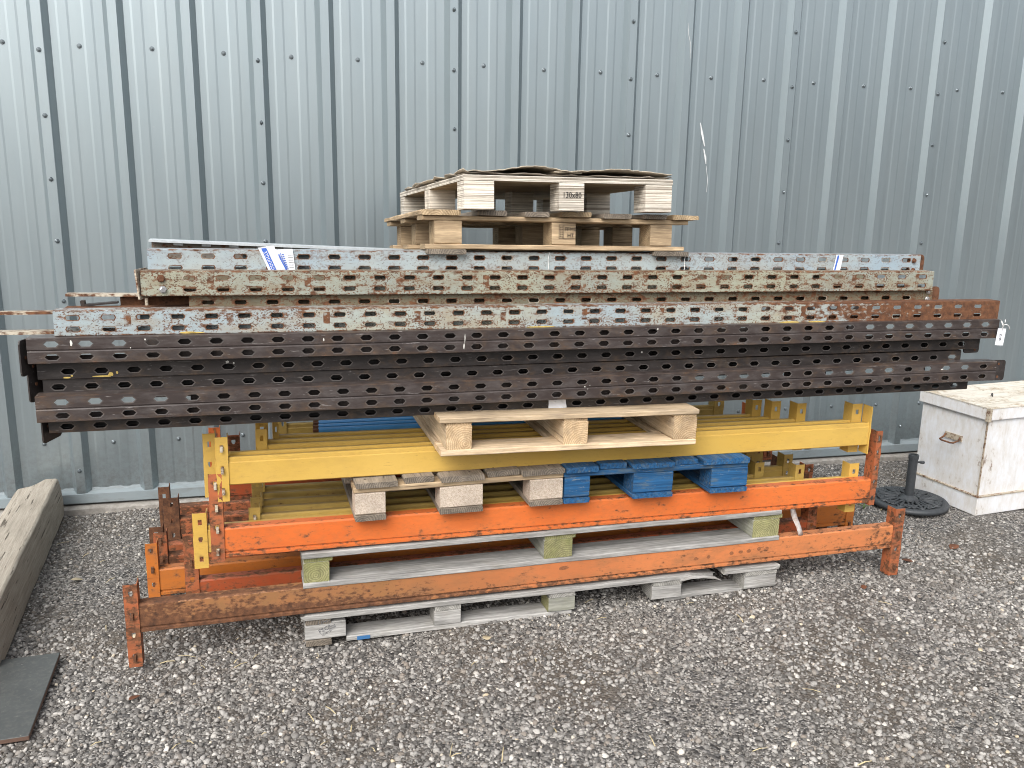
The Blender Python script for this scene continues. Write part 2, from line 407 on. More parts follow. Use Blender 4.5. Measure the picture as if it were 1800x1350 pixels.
# ------------------------------------------------------------------ ground
def ground_mat():
    m = NT('gravel_bed')
    c = m.obj
    v = m.voro(c, 95, out="Color"); f = m.sep(v)
    edge = m.voro(c, 95)
    v2 = m.sep(m.voro(c, 230, out="Color"))
    grit = m.ramp(v2[0], [(0.0, (0.06, 0.055, 0.049)), (0.5, (0.165, 0.152, 0.137)), (0.8, (0.28, 0.265, 0.245)), (1.0, (0.5, 0.48, 0.45))])
    peb = m.ramp(f[0], [(0.0, (0.035, 0.033, 0.032)), (0.5, (0.10, 0.097, 0.094)), (0.8, (0.2, 0.19, 0.18)), (1.0, (0.45, 0.43, 0.40))])
    soil = m.ramp(m.noise(c, 60, 6, 0.7), [(0.3, (0.06, 0.049, 0.039)), (0.7, (0.16, 0.135, 0.108))])
    col = m.mix(m.ramp(f[1], [(0.45, 0.0), (0.5, 1.0)]), grit, peb)
    col = m.mix(m.ramp(m.noise(c, 1.7, 5, 0.6), [(0.45, 0.0), (0.62, 0.75)]), col, soil)
    m.bump(m.math('MULTIPLY_ADD', edge, -1.0, m.noise(c, 130, 4, 0.7)), 0.8, 0.008)
    return m.fin(col, 0.9, 0, 0.25)
M['ground'] = ground_mat()

def vnoise(x, y, seed, cell):
    """smooth value noise on numpy arrays"""
    r = np.random.default_rng(seed); T = r.random((64, 64))
    x = np.asarray(x) / cell; y = np.asarray(y) / cell
    i, j = np.floor(x).astype(int), np.floor(y).astype(int)
    u, v = x - i, y - j
    u, v = u * u * (3 - 2 * u), v * v * (3 - 2 * v)
    g = lambda a, b: T[a % 64, b % 64]
    return (g(i, j) * (1 - u) + g(i + 1, j) * u) * (1 - v) + (g(i, j + 1) * (1 - u) + g(i + 1, j + 1) * u) * v

def ground_h(x, y):
    return (vnoise(x, y, 3, 0.55) - 0.5) * 0.022 + (vnoise(x, y, 4, 0.17) - 0.5) * 0.010 - 0.008

def build_ground():
    xs = np.concatenate(([-60, -30, -12, -5], np.arange(-2.2, 8.41, 0.06), [12, 20, 35, 70]))
    ys = np.concatenate(([-90, -50, -25, -12, -7], np.arange(-4.5, 0.61, 0.06), [3, 8]))
    X, Y = np.meshgrid(xs, ys, indexing='ij')
    Z = ground_h(X, Y)
    far = (X < -2.1) | (X > 8.3) | (Y < -4.4)
    Z = np.where(far, -0.01, Z)
    nx, ny = X.shape
    V = np.stack([X, Y, Z], -1).reshape(-1, 3)
    idx = np.arange(nx * ny).reshape(nx, ny)
    F = np.stack([idx[:-1, :-1], idx[1:, :-1], idx[1:, 1:], idx[:-1, 1:]], -1).reshape(-1, 4)
    me = bpy.data.meshes.new("ground")
    me.from_pydata(V.tolist(), [], F.tolist())
    me.polygons.foreach_set("use_smooth", [True] * len(F))
    me.materials.append(M['ground'])
    o = add("ground", me)
    tag(o, kind="structure")
build_ground()

# solids the loose stones must not sit inside: world-space convex quads
def quad_uv(u0, u1, d0, d1): return [S(u, d, 0)[:2] for u, d in ((u0, d0), (u1, d0), (u1, d1), (u0, d1))]
BLOCKED = [quad_uv(0.005, 0.155, 0.005, 0.10), quad_uv(0.155, 1.08, 0.01, 0.095),
           [(0.088, -0.09), (0.24, -1.70), (0.02, -1.72), (-0.12, -0.11)],
           [(4.885, -1.075), (5.6, -1.10), (5.6, -0.66), (4.83, -0.66)],
           [(0.42, -1.64), (0.455, -2.14), (-0.3, -2.2), (-0.3, -1.65)]]
def blocked(px, py):
    out = np.zeros(len(px), bool)
    for q in BLOCKED:
        ins = np.ones(len(px), bool); sgn = 0
        a = sum(q[i][0] * q[(i + 1) % 4][1] - q[(i + 1) % 4][0] * q[i][1] for i in range(4))
        for i in range(4):
            (x0, y0), (x1, y1) = q[i][:2], q[(i + 1) % 4][:2]
            c = (x1 - x0) * (py - y0) - (y1 - y0) * (px - x0)
            ins &= (c * np.sign(a) > 0)
        out |= ins
    return out

def stone_mat():
    m = NT('loose_gravel')
    geo = m.n("ShaderNodeNewGeometry"); r = geo.outputs["Random Per Island"]
    col = m.ramp(r, [(0.0, (0.075, 0.070, 0.065)), (0.20, (0.14, 0.133, 0.124)), (0.46, (0.22, 0.209, 0.195)), (0.54, (0.23, 0.197, 0.165)),
                     (0.62, (0.27, 0.257, 0.240)), (0.88, (0.345, 0.33, 0.308)), (0.96, (0.43, 0.41, 0.38)), (0.99, (0.58, 0.55, 0.50)), (1.0, (0.48, 0.40, 0.28))])
    n = m.noise(m.obj, 260, 4, 0.65)
    col = m.mix(0.55, col, m.ramp(n, [(0.3, 0.45), (0.7, 1.5)]), 'MULTIPLY')
    dust = m.ramp(m.noise(m.obj, 2.1, 4, 0.6), [(0.54, 0.0), (0.76, 0.45)])
    col = m.mix(dust, col, (0.17, 0.148, 0.125))
    m.bump(n, 0.4, 0.002)
    return m.fin(col, 0.8, 0, 0.3)
M['stone'] = stone_mat()

def ico(sub):
    bm = bmesh.new(); bmesh.ops.create_icosphere(bm, subdivisions=sub, radius=1.0)
    V = np.array([v.co[:] for v in bm.verts]); F = np.array([[v.index for v in f.verts] for f in bm.faces]); bm.free()
    return V, F

def scatter(name, n, xr, yr, smin, smax, sub, seed, dens_min=0.25, smooth=True, power=2.2, sink=0.25, mask=True):
    r = np.random.default_rng(seed)
    px = r.uniform(*xr, n); py = r.uniform(*yr, n)
    # keep the wedge the photograph can see, plus a margin on both sides
    t = (py + 4.84) / 4.84
    keep = (px > 1.31 - 1.50 * t - 0.65) & (px < 1.31 + 4.75 * t + 0.35)
    if mask:
        dn = vnoise(px, py, 9, 0.60) * 0.62 + vnoise(px, py, 10, 0.16) * 0.38
        dn += 0.20 * np.clip((-1.35 - py) / 0.6, 0, 1)
        bare = np.exp(-(((px - 0.55) / 0.28) ** 2 + ((py + 0.95) / 0.33) ** 2)) * 0.5
        keep &= r.random(n) < np.clip((dn - bare - 0.27) * 3.6, dens_min, 1)
    keep &= ~blocked(px, py)
    px, py = px[keep], py[keep]; n = len(px)
    s = smin + (smax - smin) * r.random(n) ** power
    V0, F0 = ico(sub); nv = len(V0)
    protos = []
    for k in range(10):
        q = V0 * (1 + r.normal(0, 0.13 if sub > 1 else 0.16, (nv, 1)))
        ax = r.normal(size=3); ax /= np.linalg.norm(ax)          # a flattened side, as crushed stone has
        dd = q @ ax; q = q - np.outer(np.maximum(dd - 0.62, 0), ax)
        protos.append(q)
    protos = np.array(protos)
    P = protos[r.integers(0, 10, n)] * (np.stack([r.uniform(0.8, 1.35, n), r.uniform(0.7, 1.05, n), r.uniform(0.45, 0.85, n)], -1) * s[:, None])[:, None, :]
    e = r.normal(0, 1, (n, 3)) * np.array([0.35, 0.35, 0]); e[:, 2] = r.uniform(0, 6.283, n)
    cx, sx, cy, sy, cz, sz = (f(e[:, k]) for k in range(3) for f in (np.cos, np.sin))
    R = np.empty((n, 3, 3))
    R[:, 0] = np.stack([cz * cy, cz * sy * sx - sz * cx, cz * sy * cx + sz * sx], -1)
    R[:, 1] = np.stack([sz * cy, sz * sy * sx + cz * cx, sz * sy * cx - cz * sx], -1)
    R[:, 2] = np.stack([-sy, cy * sx, cy * cx], -1)
    P = np.einsum('nij,nvj->nvi', R, P)
    pz = ground_h(px, py) + s * r.uniform(-sink, 0.55, n) * 0.75
    P += np.stack([px, py, pz], -1)[:, None, :]
    V = P.reshape(-1, 3).astype(np.float32)
    F = (F0[None] + (np.arange(n) * nv)[:, None, None]).reshape(-1, 3).astype(np.int32)
    me = bpy.data.meshes.new(name)
    me.vertices.add(len(V)); me.vertices.foreach_set("co", V.ravel())
    me.loops.add(F.size); me.loops.foreach_set("vertex_index", F.ravel())
    me.polygons.add(len(F)); me.polygons.foreach_set("loop_start", np.arange(0, F.size, 3, dtype=np.int32))
    me.polygons.foreach_set("use_smooth", np.full(len(F), smooth))
    me.update(calc_edges=True); me.materials.append(M['stone'])
    o = add(name, me)
    tag(o, kind="stuff")
    return n
n1 = scatter("gravel", 118000, (-1.2, 7.0), (-3.3, -0.06), 0.0034, 0.0080, 1, 21, smooth=True, power=1.7)
n2 = scatter("gravel", 31000, (-0.9, 5.2), (-3.3, -1.3), 0.0050, 0.0125, 2, 22, dens_min=0.12, power=2.0)
n3 = scatter("gravel", 24000, (-1.2, 7.0), (-1.45, -0.06), 0.0048, 0.0110, 1, 23, dens_min=0.12)
print("stones", n1, n2, n3)

# ------------------------------------------------------------------ cladding wall
def cladding_mat():
    m = NT('grey_cladding')
    n = m.noise(m.scale(m.co, (3, 3, 0.35)), 3, 4, 0.55)
    col = m.mix(m.ramp(n, [(0.35, 0.0), (0.65, 1.0)]), (0.300, 0.352, 0.374), (0.322, 0.374, 0.394))
    runs = m.ramp(m.noise(m.scale(m.co, (26, 26, 0.7)), 1.0, 5, 0.65), [(0.52, 0.0), (0.74, 1.0)])     # rain run-off
    col = m.mix(m.math('MULTIPLY', runs, 0.10), col, (0.40, 0.43, 0.43))
    film = m.ramp(m.noise(m.scale(m.co, (1.0, 1, 0.6)), 9, 7, 0.7), [(0.45, 0.0), (0.8, 1.0)])
    col = m.mix(m.math('MULTIPLY', film, 0.10), col, (0.24, 0.245, 0.225))
    z = m.sep(m.obj)[2]
    zr = m.n("ShaderNodeMapRange"); m.put(zr.inputs[0], z)
    zr.inputs[1].default_value, zr.inputs[2].default_value, zr.inputs[3].default_value, zr.inputs[4].default_value = 0.1, 0.55, 1.0, 0.0
    spl = m.math('MULTIPLY', m.math('POWER', zr.outputs[0], 1.5), m.ramp(m.noise(m.co, 38, 6, 0.75), [(0.42, 0.0), (0.68, 1.0)]))  # mud splash
    col = m.mix(m.math('MULTIPLY', spl, 0.5), col, (0.16, 0.14, 0.115))
    sp = m.ramp(m.noise(m.co, 95, 2, 0.5), [(0.765, 0.0), (0.79, 1.0)])
    col = m.mix(m.math('MULTIPLY', sp, 0.45), col, (0.45, 0.47, 0.47))
    m.bump(m.math('MULTIPLY_ADD', m.noise(m.scale(m.co, (1, 1, 0.3)), 3, 1, 0.4), 1.0, 0.0), 0.07, 0.014)
    return m.fin(col, m.math('MULTIPLY_ADD', n, 0.05, 0.31), 0.70, 0.5)
M['clad'] = cladding_mat()

wall = empty("cladding_wall", (0, 0, 0), label="grey profiled steel wall behind the stacked racking", cat="wall")
def clad_profile():
    """one 1 m sheet: three ribs, minor pleats between them (x from a rib centre)"""
    p = 1 / 3; h = 0.037
    pts = []
    for k in range(3):
        x = k * p
        if k == 0: pts += [(x - 0.021, -h)]
        else: pts += [(x - 0.047, 0), (x - 0.021, -h)]
        pts += [(x + 0.021, -h), (x + 0.047, 0)]
        c = x + p / 2
        for a, b, s in ((-0.090, -0.032, 1), (0.024, 0.078, 1)):
            pts += [(c + a, 0), (c + a + 0.010, -0.0013), (c + b - 0.010, -0.0013), (c + b, 0)]
    pts += [(1 - 0.047, 0), (1 - 0.0225, -h + 0.0014), (1 + 0.0225, -h + 0.0014), (1 + 0.028, -h + 0.010)]
    return pts
def sheet_mesh():
    b = MB(); zs = (0.092, 4.6)
    rows = [[b.vert((x, y, z)) for x, y in clad_profile()] for z in zs]
    for i in range(len(rows[0]) - 1):
        b.face((rows[0][i], rows[0][i + 1], rows[1][i + 1], rows[1][i]))
    return b.mesh("cladding_sheet", M['clad'])
sm = sheet_mesh()
SEAM0 = 1 / 6
for k in range(-3, 9):
    o = add("cladding_sheet", sm, wall, (SEAM0 + k, 0, 0))
    solidify(o, 0.0007)
def screw_mesh():
    b = MB()
    b.lathe([(0.0115, 0.0), (0.0115, 0.002), (0.0095, 0.0035)], 12)
    b.lathe([(0.0068, 0.003), (0.0068, 0.0085), (0.005, 0.0095)], 6)
    return b.mesh("screw", M['screw'])
scm = screw_mesh()
for k in range(-4, 24):
    for z in (0.36, 2.349):
        add("screw", scm, wall, (k / 3 + random.uniform(-.004, .004), -0.0002, z + random.uniform(-.004, .004)), (rad(90), 0, 0))
for j in range(-1, 8):
    for q in range(0, 9 if j > -1 else 0):
        z = 0.217 + 0.3 * q
        if z < 2.8:
            add("screw", scm, wall, (SEAM0 + j + random.uniform(-.003, .003), -0.0375, z), (rad(90), 0, random.uniform(0, 1)))
b = MB(); prof = [(0.004, 0.125), (-0.004, 0.098), (-0.044, 0.088), (-0.046, 0.040), (-0.038, 0.034), (0.01, 0.034)]
ra = [b.vert((-3.2, y, z)) for y, z in prof]; rb = [b.vert((9.6, y, z)) for y, z in prof]
for i in range(len(prof) - 1): b.face((ra[i], ra[i + 1], rb[i + 1], rb[i]))
M['flashing'] = steel('grey_flashing', (0.20, 0.24, 0.255), (0.23, 0.265, 0.28), amt=-0.3, eb=0, rough=0.55, dirt=0.7, dirtcol=(0.13, 0.125, 0.11))
solidify(b.obj("base_flashing", M['flashing'], wall), 0.001)
b = MB(); b.box(-3.2, 9.6, 0.012, 0.2, 0.0, 4.6); b.obj("light_leak_stop", plain('leak_stop_dark', (0.05, 0.05, 0.05)), wall)  # unseen box added behind the sheets so no light leaks through
def concrete_mat():
    m = NT('concrete')
    n = m.noise(m.co, 30, 7, 0.7)
    col = m.ramp(n, [(0.3, (0.20, 0.185, 0.165)), (0.7, (0.36, 0.34, 0.31))])
    m.bump(n, 0.5, 0.004)
    return m.fin(col, 0.9, 0, 0.2)
b = MB()
for i, x in enumerate(np.linspace(-3.2, 9.6, 160)):
    j = random.uniform(-.008, .008); k = random.uniform(-.005, .004)
    for y, z in ((-0.088 + j, -0.06), (-0.080 + j, 0.016 + k), (-0.060, 0.024 + k * .5), (0.02, 0.026)): b.vert((x, y, z))
for i in range(159):
    for q in range(3): b.face((i * 4 + q, i * 4 + q + 4, i * 4 + q + 5, i * 4 + q + 1)[::-1])
tag(b.obj("concrete_strip", concrete_mat()), kind="structure")
def flake(name, pts, w, mat, parent, y, off):
    """thin flake of scraped paint on the cladding"""
    b = MB()
    for i, (x, z) in enumerate(pts):
        ww = w[i]
        b.vert((x - ww, y, z)); b.vert((x + ww, y, z)); b.vert((x + ww, y - 0.0008, z)); b.vert((x - ww, y - 0.0008, z))
    for i in range(len(pts) - 1):
        o = i * 4
        for q in range(4): b.face((o + q, o + (q + 1) % 4, o + 4 + (q + 1) % 4, o + 4 + q))
    return b.obj(name, mat, parent)
M['flake'] = plain('bare_scrape', (0.62, 0.64, 0.64), 0.6)
flake("paint_scrape", [(3.617, 2.10), (3.632, 2.04), (3.652, 1.97)], (0.002, 0.007, 0.003), M['flake'], wall, -0.0028, 0)
flake("paint_scrape", [(3.648, 1.955), (3.662, 1.905), (3.668, 1.87)], (0.003, 0.006, 0.002), M['flake'], wall, -0.0028, 0)
flake("paint_scrape", [(3.670, 1.86), (3.685, 1.78), (3.683, 1.71)], (0.001, 0.0015, 0.001), M['flake'], wall, -0.0028, 0)
flake("paint_scrape", [(3.488, 2.63), (3.495, 2.57), (3.511, 2.52), (3.517, 2.44)], (0.0007, 0.0012, 0.0012, 0.0006), M['flake'], wall, -0.0382, 0)

# ------------------------------------------------------------------ steel uprights with punched holes
def upright_mesh(name, L, H, D, rows, mats, pitch=0.0985, x0=0.06, hw=0.021, hh=0.0085, hexa=True, crease=None, lip=0.014, web=()):
    b = MB(); key = {}
    def vt(x, y, z, e):
        k = (round(x, 5), round(y, 5), round(z, 5))
        if k not in key: key[k] = b.vert((x, y, z), e)
        return key[k]
    n = int((L - x0 - hw - 0.015) / pitch) + 1
    cx = [x0 + i * pitch for i in range(n)]
    xs = [0.0] + [(cx[i] + cx[i + 1]) / 2 for i in range(n - 1)] + [L]
    hb = hh + 0.0065
    lv = [(0.0, 'e')]
    for r in rows: lv += [(r - hb, 's'), (r + hb, 'h')]
    lv.append((H, 's'))
    if crease: lv += [(crease - 0.004, 's'), (crease, 's'), (crease + 0.004, 's')]
    lv.sort(key=lambda t: t[0])
    yoff = lambda z: 0.0035 if crease and abs(z - crease) < 1e-6 else 0.0
    ed = lambda z: 0.75 if z < 0.004 or z > H - 0.004 else 0.0
    for (z0, _), (z1, t) in zip(lv, lv[1:]):
        for i in range(n):
            xa, xb = xs[i], xs[i + 1]
            if t != 'h':
                b.face((vt(xa, yoff(z0), z0, ed(z0)), vt(xb, yoff(z0), z0, ed(z0)), vt(xb, yoff(z1), z1, ed(z1)), vt(xa, yoff(z1), z1, ed(z1))))
            else:
                c, r = cx[i], (z0 + z1) / 2
                O = [(xa, z1), (xb, z1), (xb, r), (xb, z0), (xa, z0), (xa, r)]
                a = hw * (0.62 if hexa else 0.86); q = hh * (0.72 if hexa else 0.9)
                I = [(c - hw * .55, r + hh), (c + hw * .55, r + hh), (c + hw, r), (c + hw * .55, r - hh), (c - hw * .55, r - hh), (c - hw, r)]
                if not hexa: I = [(c - hw * .8, r + hh), (c + hw * .8, r + hh), (c + hw, r), (c + hw * .8, r - hh), (c - hw * .8, r - hh), (c - hw, r)]
                Rg = [(c + (x - c) * 1.17, r + (z - r) * 1.32) for x, z in I]
                o_ = [vt(x, 0, z, 0) for x, z in O]; g_ = [vt(x, 0, z, 0.45) for x, z in Rg]; i_ = [vt(x, 0.0004, z, 1.0) for x, z in I]
                for k in range(6):
                    k2 = (k + 1) % 6
                    b.face((o_[k2], o_[k], g_[k], g_[k2])); b.face((g_[k2], g_[k], i_[k], i_[k2]), 1)
    # flanges and return lips
    top = [vt(x, 0, H, 0.75) for x in xs]; bot = [vt(x, 0, 0.0, 0.75) for x in xs]
    t2 = [b.vert((x, 0.004, H + 0.002), 0.8) for x in xs]; b2 = [b.vert((x, 0.004, -0.002), 0.8) for x in xs]
    t3 = [b.vert((x, D, H + 0.002), 0.3) for x in xs]; b3 = [b.vert((x, D, -0.002), 0.3) for x in xs]
    t4 = [b.vert((x, D, H - lip), 0.5) for x in xs]; b4 = [b.vert((x, D, lip), 0.5) for x in xs]
    for i in range(n):
        for p, q in ((top, t2), (t2, t3), (t3, t4)): b.face((p[i], p[i + 1], q[i + 1], q[i]))
        for p, q in ((bot, b2), (b2, b3), (b3, b4)): b.face((q[i], q[i + 1], p[i + 1], p[i]))
    for xa, xb in web:             # flat sheet added behind the holes so that they go dark
        q = [b.vert(p) for p in ((xa, D * .72, 0.001), (xb, D * .72, 0.001), (xb, D * .72, H - .001), (xa, D * .72, H - .001))]; b.face(q)
    return b.mesh(name, mats)

def foot_plate(name, mat, w, h, parent, loc, rot=(0, 0, 0), t=0.005, nh=3, r=0.012):
    """plate across the end of an upright (normal along x) with bolt holes shown as recessed washers"""
    bm = bmesh.new()
    pts = []
    for cx, cz, a0 in ((w - r, h - r, 0), (r, h - r, 90), (r, r, 180), (w - r, r, 270)):
        for k in range(4):
            a = rad(a0 + k * 30); pts.append((cx + r * math.cos(a), cz + r * math.sin(a)))
    vs = [bm.verts.new((0, y, z)) for y, z in pts]
    f = bm.faces.new(vs)
    ex = bmesh.ops.extrude_face_region(bm, geom=[f])
    bmesh.ops.translate(bm, vec=(-t, 0, 0), verts=[g for g in ex['geom'] if isinstance(g, bmesh.types.BMVert)])
    bmesh.ops.recalc_face_normals(bm, faces=bm.faces)
    me = bpy.data.meshes.new(name); bm.to_mesh(me); bm.free(); me.materials.append(mat)
    me.attributes.new("edge", 'FLOAT', 'POINT')
    o = add(name, me, parent, loc, rot)
    hm = MB(); hm.lathe([(0.006, -0.0065), (0.006, 0.0015)], 10)
    hme = hm.mesh("bolt_head", M['rust'])
    for k in range(nh):
        add("bolt_head", hme, o, (0.0, w * (0.30 if k % 2 else 0.72), h * (k + 0.6) / (nh + 0.2)), (0, rad(90), 0))
    return o

def upright(name, label, uL, uR, d, zL, zR, H, D, rows, mats, group, **kw):
    L = uR - uL
    t = empty(name, S(uL, d, zL), tilt(zR - zL, L), label, "rack upright", group)
    o = add("perforated_section", upright_mesh("perforated_section", L, H, D, rows, mats, **kw), t)
    solidify(o, 0.0022)
    return t

GB = "brown perforated uprights in the stack"
GG = "rusty blue-grey uprights at the top of the stack"
m_edge_brown = steel('brown_worn_hole_rim', (0.095, 0.084, 0.080), (0.060, 0.053, 0.050), amt=0.0, eb=0.02, fine=0.4, dirt=0.5)
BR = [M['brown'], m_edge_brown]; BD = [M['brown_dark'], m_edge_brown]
kw_b = dict(pitch=0.0985, hw=0.0215, hh=0.0092)
tA = upright("rack_upright", "topmost brown upright, broad face with two rows of holes, white tag at its end", -0.815, 2.972, -0.10, 1.148, 1.111, 0.079, 0.060, (0.019, 0.0605), BR, GB, x0=0.07, crease=0.0395, web=((0.42, 2.35), (2.62, 3.05)), **kw_b)
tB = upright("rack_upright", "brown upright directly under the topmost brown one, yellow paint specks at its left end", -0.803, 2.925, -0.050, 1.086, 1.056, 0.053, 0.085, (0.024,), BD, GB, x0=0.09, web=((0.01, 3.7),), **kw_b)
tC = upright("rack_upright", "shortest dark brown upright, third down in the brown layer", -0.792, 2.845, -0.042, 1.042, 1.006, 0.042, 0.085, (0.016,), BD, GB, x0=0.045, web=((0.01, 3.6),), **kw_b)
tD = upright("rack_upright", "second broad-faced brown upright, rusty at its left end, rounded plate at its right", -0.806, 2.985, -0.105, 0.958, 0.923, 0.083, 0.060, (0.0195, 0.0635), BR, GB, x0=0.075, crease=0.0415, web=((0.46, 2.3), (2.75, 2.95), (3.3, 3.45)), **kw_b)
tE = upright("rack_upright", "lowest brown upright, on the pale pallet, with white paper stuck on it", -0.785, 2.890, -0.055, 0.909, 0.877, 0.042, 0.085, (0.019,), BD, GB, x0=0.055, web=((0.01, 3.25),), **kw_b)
foot_plate("foot_plate", M['brown_dark'], 0.10, 0.115, tA, (-0.016, -0.012, -0.040), (0, 0, rad(-14)))
foot_plate("foot_plate", M['brown_dark'], 0.12, 0.112, tB, (-0.022, -0.020, -0.072), (0, 0, rad(-22)))
foot_plate("foot_plate", M['brown_dark'], 0.11, 0.105, tE, (-0.014, -0.018, -0.032), (0, 0, rad(-18)))
foot_plate("foot_plate", M['brown_dark'], 0.13, 0.092, tD, (3.725, 0.022, -0.006), (0, 0, rad(-93)))
foot_plate("foot_plate", M['brown_dark'], 0.09, 0.075, tB, (3.668, 0.014, -0.022), (0, 0, rad(-84)))

m_edge_grey = steel('grey_hole_rim', (0.42, 0.42, 0.36), (0.3, 0.26, 0.2), amt=0.2, eb=0.02, fine=0.4, dirt=0.4)
gm = lambda k: [M[k], m_edge_grey]
kw_g = dict(pitch=0.1045, hw=0.0200, hh=0.0070, hexa=False)
tF = upright("rack_upright", "longest pale blue upright, its right end brown with rust", -0.737, 2.985, -0.075, 1.230, 1.190, 0.078, 0.065, (0.020, 0.057), gm('grey_c'), GG, x0=0.055, web=((0.25, 2.55),), **kw_g)
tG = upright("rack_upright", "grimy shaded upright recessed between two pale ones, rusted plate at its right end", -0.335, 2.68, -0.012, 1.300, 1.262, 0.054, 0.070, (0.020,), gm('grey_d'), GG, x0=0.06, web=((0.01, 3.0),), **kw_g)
tH = upright("rack_upright", "grey-green upright speckled with rust, bent plate and white bolt at its left end", -0.478, 2.655, -0.035, 1.348, 1.316, 0.079, 0.066, (0.020, 0.058), gm('grey_b'), GG, x0=0.15, web=((0.62, 2.0), (2.2, 2.6)), **kw_g)
tI = upright("rack_upright", "topmost pale blue upright with torn blue and white tape wrapped on it", -0.458, 2.625, 0.020, 1.417, 1.383, 0.076, 0.066, (0.017, 0.056), gm('grey_a'), GG, x0=0.085, web=((0.3, 1.0), (1.25, 2.0), (2.2, 2.35)), **kw_g)
foot_plate("end_plate", M['rust_white'], 0.09, 0.098, tH, (-0.004, -0.010, -0.012), (0, rad(-5), rad(-16)), nh=0, r=0.004)
foot_plate("end_plate", M['rust'], 0.10, 0.082, tI, (3.030, 0.012, -0.003), (0, 0, rad(-80)), nh=2, r=0.02)
foot_plate("end_plate", M['rust'], 0.09, 0.075, tG, (2.985, 0.010, -0.010), (0, 0, rad(-80)), nh=2, r=0.02)
def bolt(parent, x, z, r, mat, y=0.0):
    b = MB(); b.lathe([(r * 1.25, 0), (r * 1.25, 0.003), (r, 0.003), (r, 0.009), (r * .8, 0.010)], 6)
    return b.obj("bolt_head", mat, parent, (x, y - 0.002, z), (rad(90), 0, 0.3))
bolt(tH, 0.062, 0.057, 0.011, M['rust']); bolt(tH, 0.066, 0.021, 0.010, M['zinc'])
bolt(tI, 3.045, 0.055, 0.009, M['rust']); bolt(tI, 3.045, 0.014, 0.009, M['rust'])
bolt(tG, 2.985, 0.045, 0.008, M['zinc']); bolt(tG, 2.985, 0.014, 0.010, M['zinc'])

# open channels poking out at the left
def strip(name, label, uL, uR, d, zL, zR, h, dep, mat, group=None):
    L = uR - uL
    t = MB()
    xs = np.linspace(0, L, 9)
    for x in xs:
        j = random.uniform(-.0012, .0012)
        for y, z in ((0, 0), (dep, 0), (dep, h), (0, h)): t.vert((x, y + j, z + j), 0.6 if y == 0 else 0.2)
    for i in range(8):
        for q in range(4): t.face((i * 4 + q, i * 4 + (q + 1) % 4, i * 4 + 4 + (q + 1) % 4, i * 4 + 4 + q)[::-1])
    t.face((0, 1, 2, 3)); t.face(tuple(32 + k for k in (3, 2, 1, 0)))
    o = t.obj(name, mat, None, S(uL, d, zL), tilt(zR - zL, L))
    return tag(o, label, "steel bar", group)
GS = "thin steel bars sticking out at the left"
strip("steel_bar", "upper of two long white bars sticking out at the photo's left edge", -1.15, 1.4, -0.005, 1.293, 1.263, 0.008, 0.040, M['rust_white'], GS)
strip("steel_bar", "lower of two long white bars at the left edge, above the brown uprights", -1.15, 1.4, -0.005, 1.230, 1.200, 0.009, 0.050, M['rust_white'], GS)
strip("steel_bar", "short white bar under the bent plate of the grey-green upright", -0.72, 1.2, 0.055, 1.338, 1.316, 0.008, 0.045, M['rust_white'], GS)
strip("steel_bar", "rust-brown bar lying on the longest pale blue upright at left", -0.715, 1.3, 0.0, 1.302, 1.282, 0.006, 0.05, M['rust'], GS)
b = MB()                                                   # rusty channel showing its open side
b.box(0, 2.6, 0.030, 0.034, 0, 0.040); b.box(0, 2.6, 0.0, 0.030, 0.037, 0.040); b.box(0, 2.6, 0.0, 0.030, 0, 0.003)
t = b.obj("steel_channel", M['rust'], None, S(-0.56, 0.062, 1.300), tilt(-0.033, 2.9))
tag(t, "dark rusted channel with its open side forward, under the grey-green upright at left", "steel channel")
b = MB(); b.tube([(0.085, 0.008, 0.003), (0.085, 0.008, 0.037)], 0.006, 8); b.obj("spacer_rod", M['rust_white'], t)
b = MB(); b.box(0, 0.10, 0, 0.03, 0, 0.006); b.box(-0.012, 0.0, 0, 0.03, 0, 0.018)
tag(b.obj("steel_bracket", M['brown_dark'], None, S(-0.66, 0.03, 1.309), (0, rad(-4), A)), "small dark bracket lying between the two short bars at left", "bracket")

# galvanised slotted section at the back of the top layer
t = empty("slotted_rail", S(-0.50, 0.52, 1.425), tilt(-0.041, 0.95), "galvanised slotted rail with a bright top edge behind the topmost pale blue upright", "slotted rail")
b = MB(); b.box(0, 1.9, -0.045, 0.035, 0.066, 0.0745); b.obj("top_flange", M['galv'], t)
b = MB(); b.box(0.006, 1.895, 0, 0.003, 0, 0.066); b.box(0.006, 1.895, 0.003, 0.03, 0, 0.003); b.obj("web", M['galv_dirty'], t)
b = MB(); b.box(0, 0.034, 0, 0.004, 0, 0.010); tm = b.mesh("tab", M['galv'])
for k in range(18): add("tab", tm, t, (0.085 + 0.102 * k, -0.012, 0.055))

# rear row of uprights carrying the back of the pallets: one mesh copied
rear = [("brown", 0.885, 0.042, "lowest"), ("brown", 0.932, 0.079, "second from the bottom"), ("brown", 1.016, 0.042, "the middle one"), ("brown", 1.063, 0.079, "second from the top"), ("brown", 1.147, 0.079, "topmost"), ("grey", 1.230, 0.078, "lower"), ("grey", 1.312, 0.066, "upper")]
cache = {}
for kind, z, H, where in rear:
    k = (kind, H)
    if k not in cache:
        cache[k] = upright_mesh("perforated_section", 3.3, H, 0.07, (0.02, 0.057) if H > 0.06 else (0.019,), BD if kind == "brown" else gm('grey_d'), x0=0.07, **(kw_b if kind == "brown" else kw_g))
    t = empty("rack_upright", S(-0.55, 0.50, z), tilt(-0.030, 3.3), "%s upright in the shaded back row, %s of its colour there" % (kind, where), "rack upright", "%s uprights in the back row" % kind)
    o = add("perforated_section", cache[k], t); solidify(o, 0.0022)

